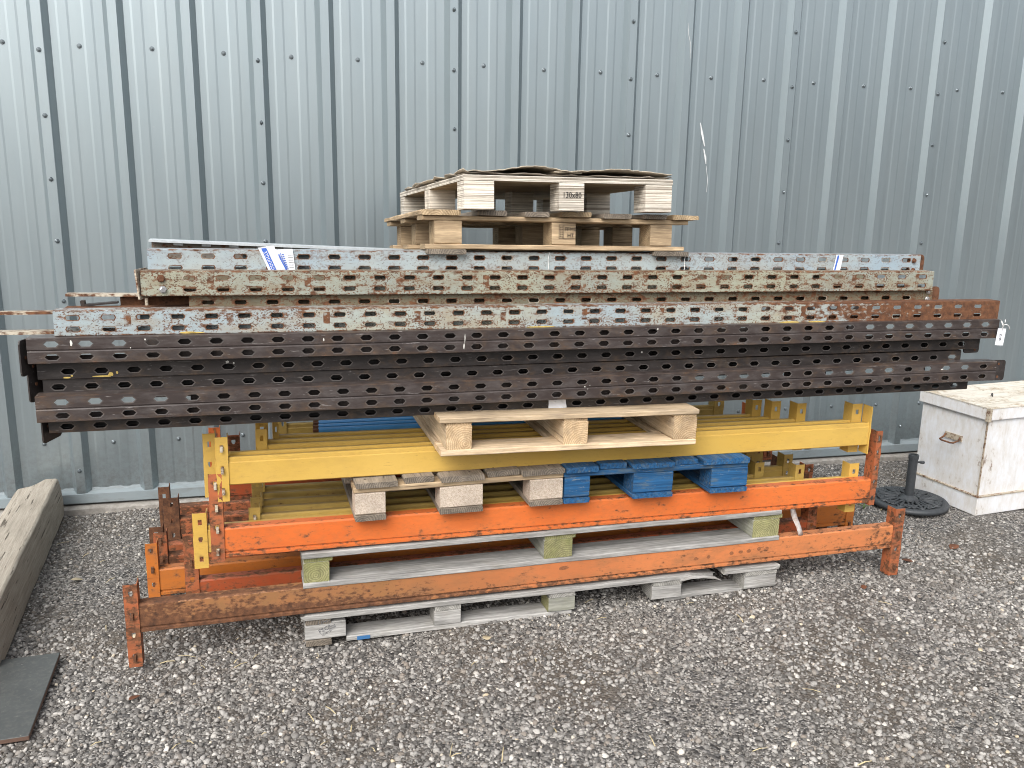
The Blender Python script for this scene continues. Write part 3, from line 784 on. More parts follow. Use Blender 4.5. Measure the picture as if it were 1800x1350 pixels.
# ------------------------------------------------------------------ rack beams
def beam_bar(L, H, D, mat, style):
    b = MB()
    if style == 'orange':
        P = [(0.004, 0), (0, 0.003), (0, 0.013), (0.0055, 0.016), (0.0055, 0.021), (0, 0.024), (0, H - 0.006), (0.006, H), (D - .004, H), (D, H - .004), (D, .004), (D - .004, 0)]
        E = [.8, .9, .7, .9, .9, .55, .35, .9, .5, .5, .3, .3]
    elif style == 'yellow':
        P = [(0.004, 0), (0, 0.004), (0, H - 0.020), (0.0035, H - 0.0165), (0.0035, H - 0.004), (0.008, H), (0.016, H), (0.019, H - .007), (D - .004, H - .007), (D, H - .010), (D, .004), (D - .004, 0)]
        E = [.5, .5, .2, .9, .2, .5, .3, .4, .3, .3, .3, .3]
    else:
        P = [(0.004, 0), (0, 0.004), (0, H - 0.005), (0.005, H), (D - .005, H), (D, H - .005), (D, .004), (D - .004, 0)]
        E = [.4] * 8
    n = len(P); xs = np.linspace(0, L, 15)
    for x in xs:
        e2 = 0.35 if x in (0, L) else 0
        for (y, z), e in zip(P, E): b.vert((x, y, z), min(1, e + e2))
    for i in range(len(xs) - 1):
        for q in range(n): b.face((i * n + q, i * n + (q + 1) % n, (i + 1) * n + (q + 1) % n, (i + 1) * n + q)[::-1])
    b.face(range(n)); b.face([(len(xs) - 1) * n + k for k in range(n)][::-1])
    return b.mesh("beam_bar", mat)

def connector_mesh(h, w, side, mat, dep=0.055, nh=4):
    """L-shaped end connector: front flange with punched holes + flange welded to the beam end. side -1 left, +1 right"""
    b = MB(); key = {}
    def vt(x, y, z, e=0.2):
        k = (round(x, 5), round(y, 5), round(z, 5))
        if k not in key: key[k] = b.vert((x, y, z), e)
        return key[k]
    zs = [h * k / nh for k in range(nh + 1)]
    sg = side
    def fc(l): b.face(l if sg < 0 else l[::-1])
    c = sg * w * 0.52
    for k in range(nh):
        z0, z1 = zs[k], zs[k + 1]; r = (z0 + z1) / 2; r += 0.004 * (k % 2)
        O = [(sg * w, z1), (0, z1), (0, r), (0, z0), (sg * w, z0), (sg * w, r)]
        a, q = w * 0.15, 0.0105
        if k % 2: I = [(c + sg * a, r + q), (c - sg * a, r + q), (c - sg * a * 1.1, r), (c - sg * a * .5, r - q * .9), (c + sg * a * .5, r - q * .9), (c + sg * a * 1.1, r)]
        else: I = [(c + sg * a, r + q), (c - sg * a, r + q), (c - sg * a, r), (c - sg * a, r - q), (c + sg * a, r - q), (c + sg * a, r)]
        o_ = [vt(x, 0, z, 0.35) for x, z in O]; i_ = [vt(x, 0.0003, z, 0.9) for x, z in I]
        for j in range(6):
            j2 = (j + 1) % 6
            fc([o_[j2], o_[j], i_[j], i_[j2]])
    for k in range(nh):
        fc([vt(0, 0, zs[k], .6), vt(0, dep, zs[k], .4), vt(0, dep, zs[k + 1], .4), vt(0, 0, zs[k + 1], .6)])
        r = (zs[k] + zs[k + 1]) / 2
        fc([vt(sg * w, 0, r, .6), vt(sg * w, 0, zs[k], .6), vt(sg * w, 0.007, zs[k], .6), vt(sg * w, 0.007, r, .6)])
        fc([vt(sg * w, 0, zs[k + 1], .6), vt(sg * w, 0, r, .6), vt(sg * w, 0.007, r, .6), vt(sg * w, 0.007, zs[k + 1], .6)])
    return b.mesh("connector", mat)

b = MB(); b.box(-0.0045, 0.0045, -0.008, 0.010, -0.010, 0.008); b.box(-0.0045, 0.0045, -0.011, -0.006, -0.013, -0.002); hook_me = b.mesh("hook", M['rust_white'])
b = MB(); b.box(-0.0045, 0.0045, -0.006, 0.010, -0.010, 0.008); b.box(-0.0045, 0.0045, -0.010, -0.005, -0.013, -0.002); hook_rust = b.mesh("hook", M['rust'])

def beam(label, group, uL, uR, d, zL, zR, H, D, mat, style, cl=None, cr=None, cmat=None, hooks=None):
    """uL, uR are the ends of the bar; cl / cr = (z below bar bottom, height, width) of the end connectors"""
    L = uR - uL
    t = empty("rack_beam", S(uL, d, zL), tilt(zR - zL, L), label, "rack beam", group)
    add("beam_bar", beam_bar(L, H, D, mat, style), t)
    for side, c in ((-1, cl), (1, cr)):
        if not c: continue
        nh = max(2, round(c[1] / 0.075))
        o = add("connector", connector_mesh(c[1], c[2], side, cmat or mat, D + 0.006, nh), t, (-0.0005 if side < 0 else L + 0.0005, -0.004, c[0]))
        solidify(o, 0.0035)
        for k in range(nh):
            if hooks and (side < 0 or hooks == 1) and (k % 2 == 0 or hooks > 1):
                add("hook", hook_me if hooks == 3 else hook_rust, o, (side * c[2] * 0.52, 0.0, c[1] * (k + 0.5) / nh), (rad(random.uniform(-8, 8)), 0, rad(random.uniform(-10, 10))))
    return t

GO = "orange rack beams in the lower two layers"
GY = "yellow rack beams in the stack"
OW = 0.044
# layer 1, on the long pallet
O1 = beam("long faded orange beam nearest the ground, brown with rust towards its left end", GO, -0.569, 2.632, 0.0, 0.139, 0.125, 0.110, 0.050, M['orange_worn'], 'orange', (-0.129, 0.318, OW), (-0.135, 0.325, 0.050), M['orange_plate'], 1)
O1b = beam("shorter red-orange beam with pale stickers behind the lowest front beam", GO, -0.373, 2.278, 0.15, 0.139, 0.128, 0.110, 0.050, M['orange_red'], 'orange', (0.0, 0.30, 0.046), (-0.02, 0.20, 0.046), M['orange_plate'], 1)
beam("amber orange beam third from the front in the bottom layer", GO, -0.528, 2.60, 0.29, 0.139, 0.128, 0.110, 0.050, M['orange_amber'], 'orange', (-0.06, 0.28, 0.040), (-0.03, 0.21, 0.042), M['orange_amber'], 1)
beam("rust-flaked orange beam fourth from the front in the bottom layer", GO, -0.505, 2.55, 0.42, 0.139, 0.128, 0.110, 0.050, M['orange_rusty'], 'orange', (-0.075, 0.285, 0.046), (-0.12, 0.30, 0.046), M['orange_plate'], 2)
beam("orange beam with a dark stubby plate, fifth from the front at the bottom", GO, -0.53, 2.50, 0.54, 0.139, 0.128, 0.110, 0.050, M['orange_rusty'], 'orange', (-0.10, 0.29, 0.05), (-0.1, 0.29, 0.046), M['rust'], 0)
beam("orange beam with light scraped top, sixth from the front at the bottom", GO, -0.36, 2.62, 0.67, 0.139, 0.128, 0.110, 0.050, M['orange_worn'], 'orange', (-0.08, 0.27, 0.05), (-0.1, 0.29, 0.046), M['orange_plate'], 0)
beam("heavily rusted orange beam with wide rusty plate, second from the wall at the bottom", GO, -0.49, 2.55, 0.83, 0.139, 0.128, 0.110, 0.050, M['orange_rusty'], 'orange', (-0.08, 0.29, 0.06), (-0.1, 0.29, 0.046), M['rust'], 0)
beam("rusted beam at the very back of the bottom layer, nearest the wall", GO, -0.54, 2.45, 0.99, 0.139, 0.128, 0.110, 0.050, M['orange_rusty'], 'orange', (-0.05, 0.26, 0.045), (-0.1, 0.29, 0.046), M['rust'], 0)
# stickers on the red-orange beam
def sticker(u, w, z, h, par, label=None):
    b = MB(); b.box(0, w, -0.0012, 0.0, 0, h)
    o = b.obj("sticker", M['sticker'], par, (u, -0.0005, z))
    return o
M['sticker'] = plain('grey_sticker', (0.36, 0.38, 0.42), 0.5, 0, 0.3, 40)
sticker(0.595, 0.135, 0.055, 0.030, O1b); sticker(0.935, 0.055, 0.056, 0.032, O1b); sticker(1.785, 0.125, 0.055, 0.035, O1b)

# layer 2
O2 = beam("long bright orange beam under the grey and blue pallets", GO, -0.268, 2.480, 0.0, 0.394, 0.358, 0.112, 0.050, M['orange_bright'], 'orange', (-0.012, 0.330, 0.043), (-0.010, 0.345, 0.028), M['orange_plate'], 3)
beam("yellow beam right behind the bright orange one, its yellow plate hanging at left", GY, -0.328, 2.400, 0.056, 0.394, 0.362, 0.106, 0.045, M['yellow'], 'yellow', (-0.055, 0.212, 0.046), (-0.06, 0.23, 0.05), M['yellow'], 0)
for k, (uL, uR, d, ws) in enumerate([(-0.142, 2.16, 0.112, "nearest dusty yellow beam behind the bright orange beam, hooked plate at left"), (-0.135, 2.00, 0.185, "second of the dusty yellow beams behind the bright orange beam"),
                                     (-0.128, 2.20, 0.262, "third of the dusty yellow beams behind the bright orange beam"), (-0.13, 2.05, 0.345, "fourth of the dusty yellow beams behind the bright orange beam"),
                                     (-0.12, 2.15, 0.43, "rearmost of the dusty yellow beams behind the bright orange beam")]):
    beam(ws, GY, uL, uR, d, 0.400, 0.366, 0.102, 0.050, M['yellow_dusty'], 'yellow', (-0.03 + 0.004 * k, 0.165 + 0.01 * k, 0.038), (-0.03, 0.19, 0.045), M['yellow_dusty'], 3 if k == 0 else 0)
beam("orange beam whose plate rises as a bright orange post behind the yellow beams", GO, -0.29, 2.20, 0.60, 0.396, 0.370, 0.108, 0.050, M['orange_red'], 'orange', (-0.02, 0.345, 0.042), (-0.02, 0.335, 0.04), M['orange_bright'], 0)
beam("rearmost orange beam on the second layer with a rusty slotted plate", GO, -0.215, 2.38, 0.70, 0.396, 0.370, 0.108, 0.050, M['orange_rusty'], 'orange', (-0.02, 0.28, 0.05), (-0.02, 0.22, 0.05), M['orange_plate'], 1)

# layer 3, yellow
ylist = [(-0.240, 2.440, 0.0, "front yellow beam, long smooth face below the pale pallet", (-0.058, 0.237, 0.040), (-0.040, 0.215, 0.004)),
         (-0.283, 2.385, 0.058, "second yellow beam, its end plate beside the front one's at left", (-0.058, 0.237, 0.040), (-0.045, 0.222, 0.050)),
         (-0.105, 2.150, 0.127, "third yellow beam, with a short hooked plate at left", (-0.04, 0.205, 0.038), (-0.04, 0.215, 0.045)),
         (-0.100, 2.060, 0.187, "fourth yellow beam, its plate just behind the third one's", (-0.04, 0.225, 0.042), (-0.04, 0.215, 0.045)),
         (-0.060, 2.000, 0.247, "fifth yellow beam, in front of the thin blue bars", (-0.03, 0.19, 0.02), (-0.04, 0.21, 0.045))]
for uL, uR, d, lb, cl, cr in ylist:
    beam(lb, GY, uL, uR, d, 0.666, 0.631, 0.102, 0.052, M['yellow'], 'yellow', cl, cr, M['yellow'], 3 if d == 0 else 0)
beam("rearmost yellow beam behind the thin blue bars", GY, -0.02, 1.99, 0.56, 0.640, 0.612, 0.088, 0.052, M['yellow_dusty'], 'yellow', (-0.02, 0.14, 0.03), (-0.02, 0.145, 0.05), M['yellow_dusty'], 0)
for k, (d, lb) in enumerate([(0.300, "nearest thin blue bar lying behind the yellow beams"), (0.352, "second thin blue bar lying behind the yellow beams"), (0.404, "third thin blue bar lying behind the yellow beams"), (0.456, "rearmost thin blue bar, nearest the wall")]):
    tt = beam(lb, "thin blue bars on the yellow layer", 0.095 + 0.004 * k, 1.62, d, 0.742, 0.722, 0.030, 0.025, M['blue_paint'], 'plain')
    b = MB(); b.box(-0.022, 0.0, 0.004, 0.021, 0.002, 0.026); b.obj("end_lug", M['rust'], tt)
# ------------------------------------------------------------------ pallets
def board_mesh(L, W, H, mats, n=8, jit=0.0012, ch=0.003, ragged=0.0, end_taper=None, bow=0.0):
    """board along x: chamfered octagon section, slightly uneven; W along y, H along z; origin at the corner"""
    b = MB()
    P = [(ch, 0), (W - ch, 0), (W, ch), (W, H - ch), (W - ch, H), (ch, H), (0, H - ch), (0, ch)]
    o = (random.uniform(0, 9), 0, 0)
    oy, oz = random.uniform(-.5, .5) * W, random.uniform(-1.2, 0.3) * H
    for i in range(n + 1):
        x = L * i / n
        bw = bow * math.sin(math.pi * i / n)
        for k, (y, z) in enumerate(P):
            jx = (random.uniform(-ragged, ragged) if ragged and i in (0, n) else 0)
            yy = y + random.uniform(-jit, jit); zz = z + random.uniform(-jit, jit) * 0.7 + bw
            if end_taper and x > L - end_taper[0]:
                t = (x - L + end_taper[0]) / end_taper[0]
                zz -= t * t * end_taper[1]; yy = yy + (W * 0.5 - yy) * 0.6 * t; 
            b.vert((x + jx, yy, zz), 0, (x + o[0], y - W / 2 - oy, z - H / 2 - oz))
    for i in range(n):
        for k in range(8):
            b.face((i * 8 + k, i * 8 + (k + 1) % 8, (i + 1) * 8 + (k + 1) % 8, (i + 1) * 8 + k)[::-1], 0)
    b.face(range(8), 1); b.face([n * 8 + k for k in range(8)][::-1], 1)
    return b.mesh("board", mats)

def board_u(par, name, u0, u1, d0, d1, z0, z1, mats, **kw):
    return add(name, board_mesh(u1 - u0, d1 - d0, z1 - z0, mats, **kw), par, (u0, d0, z0))
def board_d(par, name, u0, u1, d0, d1, z0, z1, mats, **kw):
    """grain runs in depth: mesh along x, turned 90 degrees"""
    kw.setdefault('n', 6)
    return add(name, board_mesh(d1 - d0, u1 - u0, z1 - z0, mats, **kw), par, (u1, d0, z0), (0, 0, rad(90)))
def block(par, name, u0, u1, d0, d1, z0, z1, mats, axis='u', **kw):
    kw.setdefault('n', 2); kw.setdefault('ch', 0.004)
    return (board_u if axis == 'u' else board_d)(par, name, u0, u1, d0, d1, z0, z1, mats, **kw)
def nails(par, pts, r=0.0035):
    b = MB()
    b.lathe([(r, 0.0), (r, 0.001)], 6)
    me = b.mesh("nail", M['nail'])
    for p in pts: add("nail", me, par, p)
M['nail'] = plain('nail_head', (0.06, 0.045, 0.035), 0.6, 0.5)

WG = [M['wood_grey'], M['wood_grey_end']]; WGR = [M['wood_green'], M['wood_green_end']]
WF = [M['wood_fresh'], M['wood_fresh_end']]; WO = [M['wood_old'], M['wood_old_end']]; WT = [M['wood_tan'], M['wood_tan_end']]

# bottom pallet, on the gravel
p1 = empty("pallet", S(0, 0, 0), tilt(-0.018, 2.03), "long weathered grey pallet on the gravel with a broken front board", "pallet")
B1 = [(0, 0.152), (0.497, 0.603), (0.972, 1.086), (1.435, 1.572), (1.878, 2.036)]
for i, (a, c) in enumerate(B1):
    for j, d in enumerate((0.0, 0.45, 0.88)):
        block(p1, "block", a, c, d + 0.004, d + 0.10, 0.024, 0.086 if i else 0.090, WG if i != 2 else WGR, 'u')
    w = 0.095 if i in (0,) else c - a
    board_d(p1, "cross_board", a + 0.003, a + w, 0.002, 0.99, 0.087, 0.107, WO if i == 0 else WG)
board_d(p1, "cross_board", 0.003, 0.098, 0.0, 0.95, 0.0, 0.022, WO)
board_u(p1, "bottom_board", 0.155, 1.075, 0.008, 0.105, 0.0, 0.022, WG, bow=0.002)
board_u(p1, "bottom_board", 1.50, 1.93, 0.016, 0.11, 0.002, 0.022, WG, bow=0.012, end_taper=(0.05, 0.004))
board_u(p1, "bottom_board", 0.0, 2.03, 0.86, 0.96, 0.0, 0.022, WG)
board_u(p1, "deck_board", 0.0, 1.735, -0.004, 0.095, 0.1075, 0.1295, WG, n=14, ragged=0.02, end_taper=(0.16, 0.020))
board_u(p1, "deck_board", 1.78, 2.036, -0.004, 0.09, 0.1075, 0.1295, WG, n=4, ragged=0.018)
for d in (0.22, 0.44, 0.66, 0.89): board_u(p1, "deck_board", 0, 2.03, d, d + 0.1, 0.1075, 0.1295, WG)
b = MB()
for k, (x, z) in enumerate([(0, 0.0), (0.05, 0.006), (0.11, 0.003), (0.17, -0.008), (0.20, -0.02)]):
    w = (0.004, 0.010, 0.012, 0.008, 0.001)[k]
    for y, zz in ((0, z), (0.012, z + 0.002), (0.012, z + w), (0, z + w)): b.vert((x, y, zz), 0, (x, y, zz))
for i in range(4):
    for q in range(4): b.face((i * 4 + q, i * 4 + (q + 1) % 4, i * 4 + 4 + (q + 1) % 4, i * 4 + 4 + q)[::-1])
b.obj("splinter", M['wood_grey'], p1, (1.56, -0.010, 0.103), (0, 0, 0.03))
b = MB(); b.box(0, 0.050, -0.002, 0.0, 0, 0.014); b.obj("blue_paint_mark", plain('blue_mark', (0.04, 0.15, 0.34), 0.7), p1, (0.195, 0.007, 0.003))

def text(par, name, body, size, loc, mat, rot=(rad(90), 0, 0), extrude=0.0004, align='LEFT', shear=0.0, sx=1.0):
    c = bpy.data.curves.new(name, 'FONT'); c.body = body; c.size = size; c.extrude = extrude; c.align_x = align; c.shear = shear
    c.materials.append(mat); c.resolution_u = 2
    tmp = bpy.data.objects.new(name, c)
    me = bpy.data.meshes.new_from_object(tmp)
    bpy.data.objects.remove(tmp)
    me.transform(Matrix.Diagonal((sx, 1, 1, 1)))
    return add(name, me, par, loc, rot)
b = MB()
for k in range(7): b.box(0.004 * k, 0.004 * k + 0.0016, -0.001, 0, -0.006 + 0.001 * k, 0.016 - 0.001 * (k % 3))
b.obj("printed_bars", M['ink_faint'], p1, (0.092, 0.0035, 0.058), (0, rad(-22), 0))
text(p1, "stamp_lettering", "FSC*", 0.024, (0.054, 0.0028, 0.048), M['ink_faint'], (rad(90), rad(-24), 0))
text(p1, "stamp_lettering", "1274/17", 0.012, (0.062, 0.0028, 0.036), M['ink_faint'], (rad(90), rad(-24), 0))
text(p1, "stamp_lettering", "| EMV", 0.017, (0.048, -0.0005, 0.091), M['ink_faint'], sx=1.1)

# second pallet
p2 = empty("pallet", S(0, 0, 0.2395), tilt(-0.013, 2.03), "grey-green pallet with three end-grain bearers sandwiched between the orange beams", "pallet")
for a, c in ((0.004, 0.098), (0.946, 1.068), (1.900, 2.030)):
    block(p2, "bearer", a, c, 0.004, 0.93, 0.021, 0.100, WGR, 'd', n=6)
    board_d(p2, "cross_board", a + 0.002, c + 0.012, 0.006, 0.9, 0.1005, 0.1195, WGR)
board_u(p2, "bottom_board", 0.0, 2.03, -0.004, 0.125, 0.0, 0.0205, WG, n=14)
board_u(p2, "bottom_board", 0.0, 2.03, 0.80, 0.92, 0.0, 0.0205, WG)
board_u(p2, "deck_board", -0.002, 2.03, -0.006, 0.10, 0.120, 0.1415, WG, n=14)
for d in (0.25, 0.5, 0.8): board_u(p2, "deck_board", 0, 2.03, d, d + 0.1, 0.120, 0.1415, WG)

# the two small pallets side by side
def small_pallet(label, u0, z0, dz, deck, blocks, L, m_deck, m_string, m_block, m_base, ctr=0.05):
    t = empty("pallet", S(u0, -0.05, z0), tilt(dz, L), label, "pallet", "small pallets on the bright orange beam")
    for a, c in blocks:
        for d in (0.0, 0.36, 0.66):
            block(t, "block", a - u0, c - u0, d + 0.004, d + 0.10, 0.0215, 0.108, m_block, 'u', ch=0.006)
        board_d(t, "base_board", a - u0 - 0.002, c - u0 + 0.002, 0.001, 0.775, 0.0, 0.021, m_base)
    for d in (0.0, 0.36, 0.66): board_u(t, "stringer_board", -0.003, L, d + 0.003, d + 0.098, 0.1085, 0.1295, m_string)
    for k, (a, c) in enumerate(deck):
        dz_ = 0.002 * (k % 2); sh = 0.02 * (k % 2)
        board_d(t, "deck_board", a - u0, c - u0, -0.012 + sh, 0.77, 0.130 + dz_, 0.152 + dz_, m_deck, jit=0.0022, ch=0.004)
        if m_deck is WO:
            nails(t, [(a - u0 + (c - a) * f, 0.035 + sh + random.uniform(-.01, .01), 0.1525 + dz_) for f in (0.25, 0.7)])
    return t
CH = [M['chip'], M['chip']]; BW = [M['blue_wood'], M['blue_wood']]
small_pallet("small dull-brown pallet with pressed-chip blocks, left of the blue pallet", 0.192, 0.505, -0.002, [(0.195, 0.351), (0.376, 0.491), (0.511, 0.680), (0.695, 0.824), (0.828, 1.000)],
             [(0.194, 0.305), (0.511, 0.676), (0.866, 0.999)], 0.808, WO, [M['wood_tan'], M['wood_tan_end']], CH, WO)
small_pallet("small blue-painted pallet beside the dull-brown one", 1.004, 0.503, -0.016, [(1.004, 1.140), (1.152, 1.268), (1.284, 1.470), (1.482, 1.585), (1.600, 1.814)],
             [(1.006, 1.111), (1.300, 1.474), (1.650, 1.818)], 0.812, BW, BW, BW, BW)

# pale pallet under the brown uprights
p3 = empty("pallet", S(0.492, -0.15, 0.765), tilt(-0.023, 1.02), "pale new-looking pallet with ringed end grain between the yellow beams and the brown uprights", "pallet")
for a, c in ((0.018, 0.113), (0.466, 0.562), (0.918, 1.018)):
    block(p3, "bearer", a, c, 0.004, 0.78, 0.0225, 0.112, WF, 'd', n=6, jit=0.002)
    board_d(p3, "cross_board", a + 0.001, c - 0.001, 0.006, 0.78, 0.1122, 0.1225, WF)
    board_d(p3, "base_board", a - 0.018, c - 0.001, 0.125, 0.78, -0.0005, 0.022, WF)
board_u(p3, "bottom_board", 0.0, 1.018, 0.0, 0.12, 0.0, 0.022, WF, n=10)
board_u(p3, "deck_board", -0.008, 1.020, -0.005, 0.11, 0.123, 0.1425, WF, n=10)
for d in (0.28, 0.52, 0.68): board_u(p3, "deck_board", 0, 1.018, d, d + 0.1, 0.123, 0.1425, WF)
for k in range(26):                                        # frayed fibres along the sawn edges
    pass

# top two pallets, both leaning back a little
p4 = empty("pallet", S(0.502, 0.005, 1.513), (rad(-4.16), rad(0.74), A), "lower of the two top pallets, tan boards overhanging at right", "pallet")
WD = 0.934
for a, c in ((0.0, 0.100), (0.443, 0.537), (0.843, 0.934)):
    for d in (0.0, 0.368, 0.735):
        block(p4, "block", a, c, d, d + 0.10, 0.0, 0.0835, WT, 'u')
for d in (0.0, 0.368, 0.735):
    board_u(p4, "stringer_board", -0.045, 1.0, d - 0.004, d + 0.096, 0.084, 0.1005, WT)
    board_u(p4, "bottom_board", -0.035, 0.985, d - 0.006, d + 0.094, -0.0185, -0.0005, WT, n=10)
for k, (a, c) in enumerate(((-0.05, 0.090), (0.155, 0.262), (0.33, 0.425), (0.47, 0.585), (0.635, 0.747), (0.805, 0.90), (0.925, 1.035))):
    board_d(p4, "deck_board", a, c, -0.030 + random.uniform(-.01, .012), 0.87, 0.101 + 0.001 * (k % 2), 0.119 + 0.001 * (k % 2), WO if k % 3 else WT, jit=0.002)
for a, c in ((-0.03, 0.115), (0.86, 1.005)):
    board_d(p4, "base_board", a, c, -0.008, 0.85, -0.037, -0.019, WO)
text(p4, "stamp_lettering", "FFM0", 0.021, (0.492, -0.0025, 0.052), M['ink_brown'] if 'ink_brown' in M else M['ink'])
text(p4, "stamp_lettering", "HT", 0.020, (0.503, -0.0025, 0.030), M['ink'])
b = MB()
for x0, x1, z0, z1 in ((0.470, 0.535, 0.074, 0.0752), (0.470, 0.535, 0.024, 0.0252), (0.470, 0.4712, 0.024, 0.075), (0.4885, 0.4897, 0.024, 0.075)): b.box(x0, x1, -0.0028, -0.002, z0, z1)
for k in range(5): b.box(0.4735, 0.4795, -0.0028, -0.002, 0.031 + 0.008 * k, 0.0335 + 0.008 * k); b.box(0.4815, 0.486, -0.0028, -0.002, 0.029 + 0.009 * k, 0.032 + 0.009 * k)
b.obj("stamp_frame", M['ink'], p4)

p5 = empty("pallet", S(0.590, -0.081, 1.637), (rad(-3.46), rad(0.3), A + rad(0.8)), "plywood pallet with layered blocks on the very top of the stack", "pallet")
PL = [M['ply'], M['ply']]
for i, (a, c) in enumerate(((0.0, 0.108), (0.352, 0.448), (0.692, 0.800))):
    for j, d in enumerate((0.0, 0.575, 1.15)):
        block(p5, "block", a, c, d, d + 0.10, 0.0, 0.0995, PL, 'u', ch=0.0015)
board_u(p5, "deck_sheet", -0.002, 0.802, -0.002, 1.255, 0.100, 0.119, [M['ply'], M['ply']], n=4, ch=0.001)
b = MB(); b.box(0.004, 0.796, 0.006, 1.25, 0.0975, 0.0995); b.obj("deck_underside", M['ply_face'], p5)
text(p5, "stencil_lettering", "130x80", 0.030, (0.363, -0.0025, 0.046), M['ink'], sx=0.82)

# torn cardboard sheets on top
def card_sheet(name, label, x0, x1, y0, y1, z, wave, seed, mat):
    r = np.random.default_rng(seed); b = MB(); nx, ny = 26, 14
    for i in range(nx + 1):
        for j in range(ny + 1):
            x = x0 + (x1 - x0) * i / nx; y = y0 + (y1 - y0) * j / ny
            if i in (0, nx): x += r.uniform(-.020, .014)
            if j in (0, ny): y += r.uniform(-.010, .010)
            zz = z + wave(i / nx, j / ny) + r.uniform(-.0012, .0012) + (r.uniform(0, .014) if i == 0 else 0) + (r.uniform(0, .004) if j == 0 else 0)
            b.vert((x, y, zz))
    for i in range(nx):
        for j in range(ny):
            q = i * (ny + 1) + j; b.face((q, q + ny + 1, q + ny + 2, q + 1))
    o = b.obj(name, mat, None, p5.location, p5.rotation_euler, smooth=True)
    solidify(o, 0.003, 1.0)
    return tag(o, label, "cardboard sheet", "torn cardboard sheets on the top pallet")
M['card2'] = plain('dull_cardboard', (0.36, 0.31, 0.25), 0.9, 0, 0.35, 20, 0.3)
card_sheet("cardboard_sheet", "ragged lower cardboard sheet lying flat on the plywood pallet", 0.004, 0.797, 0.004, 1.25, 0.1195, lambda a, c: 0.005 * abs(math.sin(a * 17) * math.cos(c * 13)), 5, M['card2'])
card_sheet("cardboard_sheet", "cardboard sheet with a raised hump in its middle, second layer on the plywood pallet", -0.006, 0.42, -0.012, 1.15, 0.1265, lambda a, c: 0.022 * math.exp(-((a - 0.62) / 0.27) ** 2) * (1 - 0.5 * c) + 0.003 * math.sin(c * 20), 6, M['card'])
card_sheet("cardboard_sheet", "cardboard sheet curling up along the right half of the plywood pallet", 0.33, 0.795, -0.008, 1.2, 0.1285, lambda a, c: 0.017 * math.exp(-((a - 0.55) / 0.36) ** 2) * (1 - 0.4 * c), 7, M['card'])

# ------------------------------------------------------------------ tape, tags, labels
def cloth_strip(name, par, pts_top, pts_bot, mat, n=6, seed=1, amp=0.0022):
    """crumpled strip on an upright's face between two edges (x, z) in the upright's frame"""
    r = random.Random(seed); b = MB()
    for i in range(n + 1):
        t = i / n
        (xa, za), (xb, zb) = [(p[0] + (q[0] - p[0]) * t, p[1] + (q[1] - p[1]) * t) for p, q in ((pts_top[0], pts_bot[0]), (pts_top[1], pts_bot[1]))]
        for k in range(5):
            s = k / 4
            b.vert((xa + (xb - xa) * s, -0.003 - r.uniform(0, amp) - 0.001, za + (zb - za) * s))
    for i in range(n):
        for k in range(4): q = i * 5 + k; b.face((q, q + 5, q + 6, q + 1))
    o = b.obj(name, mat, par); solidify(o, 0.0006); return o
tp = empty("torn_tape", tI.location, tI.rotation_euler, "wide torn piece of blue and white tape near the topmost upright's left end", "tape")
cloth_strip("tape_piece", tp, ((0.352, 0.086), (0.405, 0.094)), ((0.388, 0.000), (0.428, 0.000)), M['paper'], 6, 2)
cloth_strip("tape_piece", tp, ((0.402, 0.080), (0.466, 0.083)), ((0.428, 0.000), (0.474, 0.002)), M['paper'], 6, 3)
b = MB(); i4 = [b.vert(p) for p in ((0.362, -0.0072, 0.084), (0.378, -0.0072, 0.086), (0.414, -0.0072, 0.002), (0.396, -0.0072, 0.002))]; b.face(i4); i4b = [b.vert((v[0], -0.0078, v[2])) for v in b.v[:4]]; b.face(i4b[::-1])
for k in range(4): b.face((i4[k], i4[(k + 1) % 4], i4b[(k + 1) % 4], i4b[k]))
b.obj("printed_band", M['print_blue'], tp)
text(tp, "printed_lettering", "TODUGGLE", 0.0155, (0.4085, -0.0080, 0.006), M['paper'], (rad(90), rad(-113), 0), sx=0.92)
b = MB()
for k in range(9):
    b.box(0.424 + 0.0024 * k, 0.4255 + 0.0024 * k, -0.0078, -0.0072, 0.062 - 0.0062 * k, 0.070 - 0.0060 * k)
    b.box(0.430 + 0.0020 * k, 0.436 + 0.0020 * k, -0.0078, -0.0072, 0.063 - 0.0066 * k, 0.0655 - 0.0066 * k)
    b.box(0.418 + 0.0028 * k, 0.4215 + 0.0028 * k, -0.0078, -0.0072, 0.058 - 0.0062 * k, 0.066 - 0.0062 * k)
b.obj("printed_scrawl", M['print_blue'], tp)
b = MB()
for k in range(7): b.box(0.448 + 0.001 * k, 0.466 + 0.0006 * k, -0.0076, -0.0072, 0.062 - 0.0085 * k, 0.0632 - 0.0085 * k)
b.obj("printed_lines", M['ink_faint'], tp)
tp2 = empty("torn_tape", tI.location, tI.rotation_euler, "narrow torn strip of blue and white tape near the topmost upright's right end", "tape")
cloth_strip("tape_piece", tp2, ((2.655, 0.076), (2.69, 0.077)), ((2.642, 0.0), (2.678, 0.0)), M['paper'], 6, 4)
b = MB(); i4 = [b.vert(p) for p in ((2.659, -0.0072, 0.075), (2.667, -0.0072, 0.075), (2.653, -0.0072, 0.002), (2.647, -0.0072, 0.002))]; b.face(i4); i4b = [b.vert((v[0], -0.0078, v[2])) for v in b.v[:4]]; b.face(i4b[::-1])
for k in range(4): b.face((i4[k], i4[(k + 1) % 4], i4b[(k + 1) % 4], i4b[k]))
b.obj("printed_band", M['print_blue'], tp2)

lb = empty("paper_label", tE.location, tE.rotation_euler, "blank white paper stuck on the lowest brown upright above the pale pallet", "paper label")
cloth_strip("label_sheet", lb, ((1.712, 0.046), (1.778, 0.047)), ((1.712, -0.003), (1.786, -0.001)), M['paper'], 4, 8, 0.003)

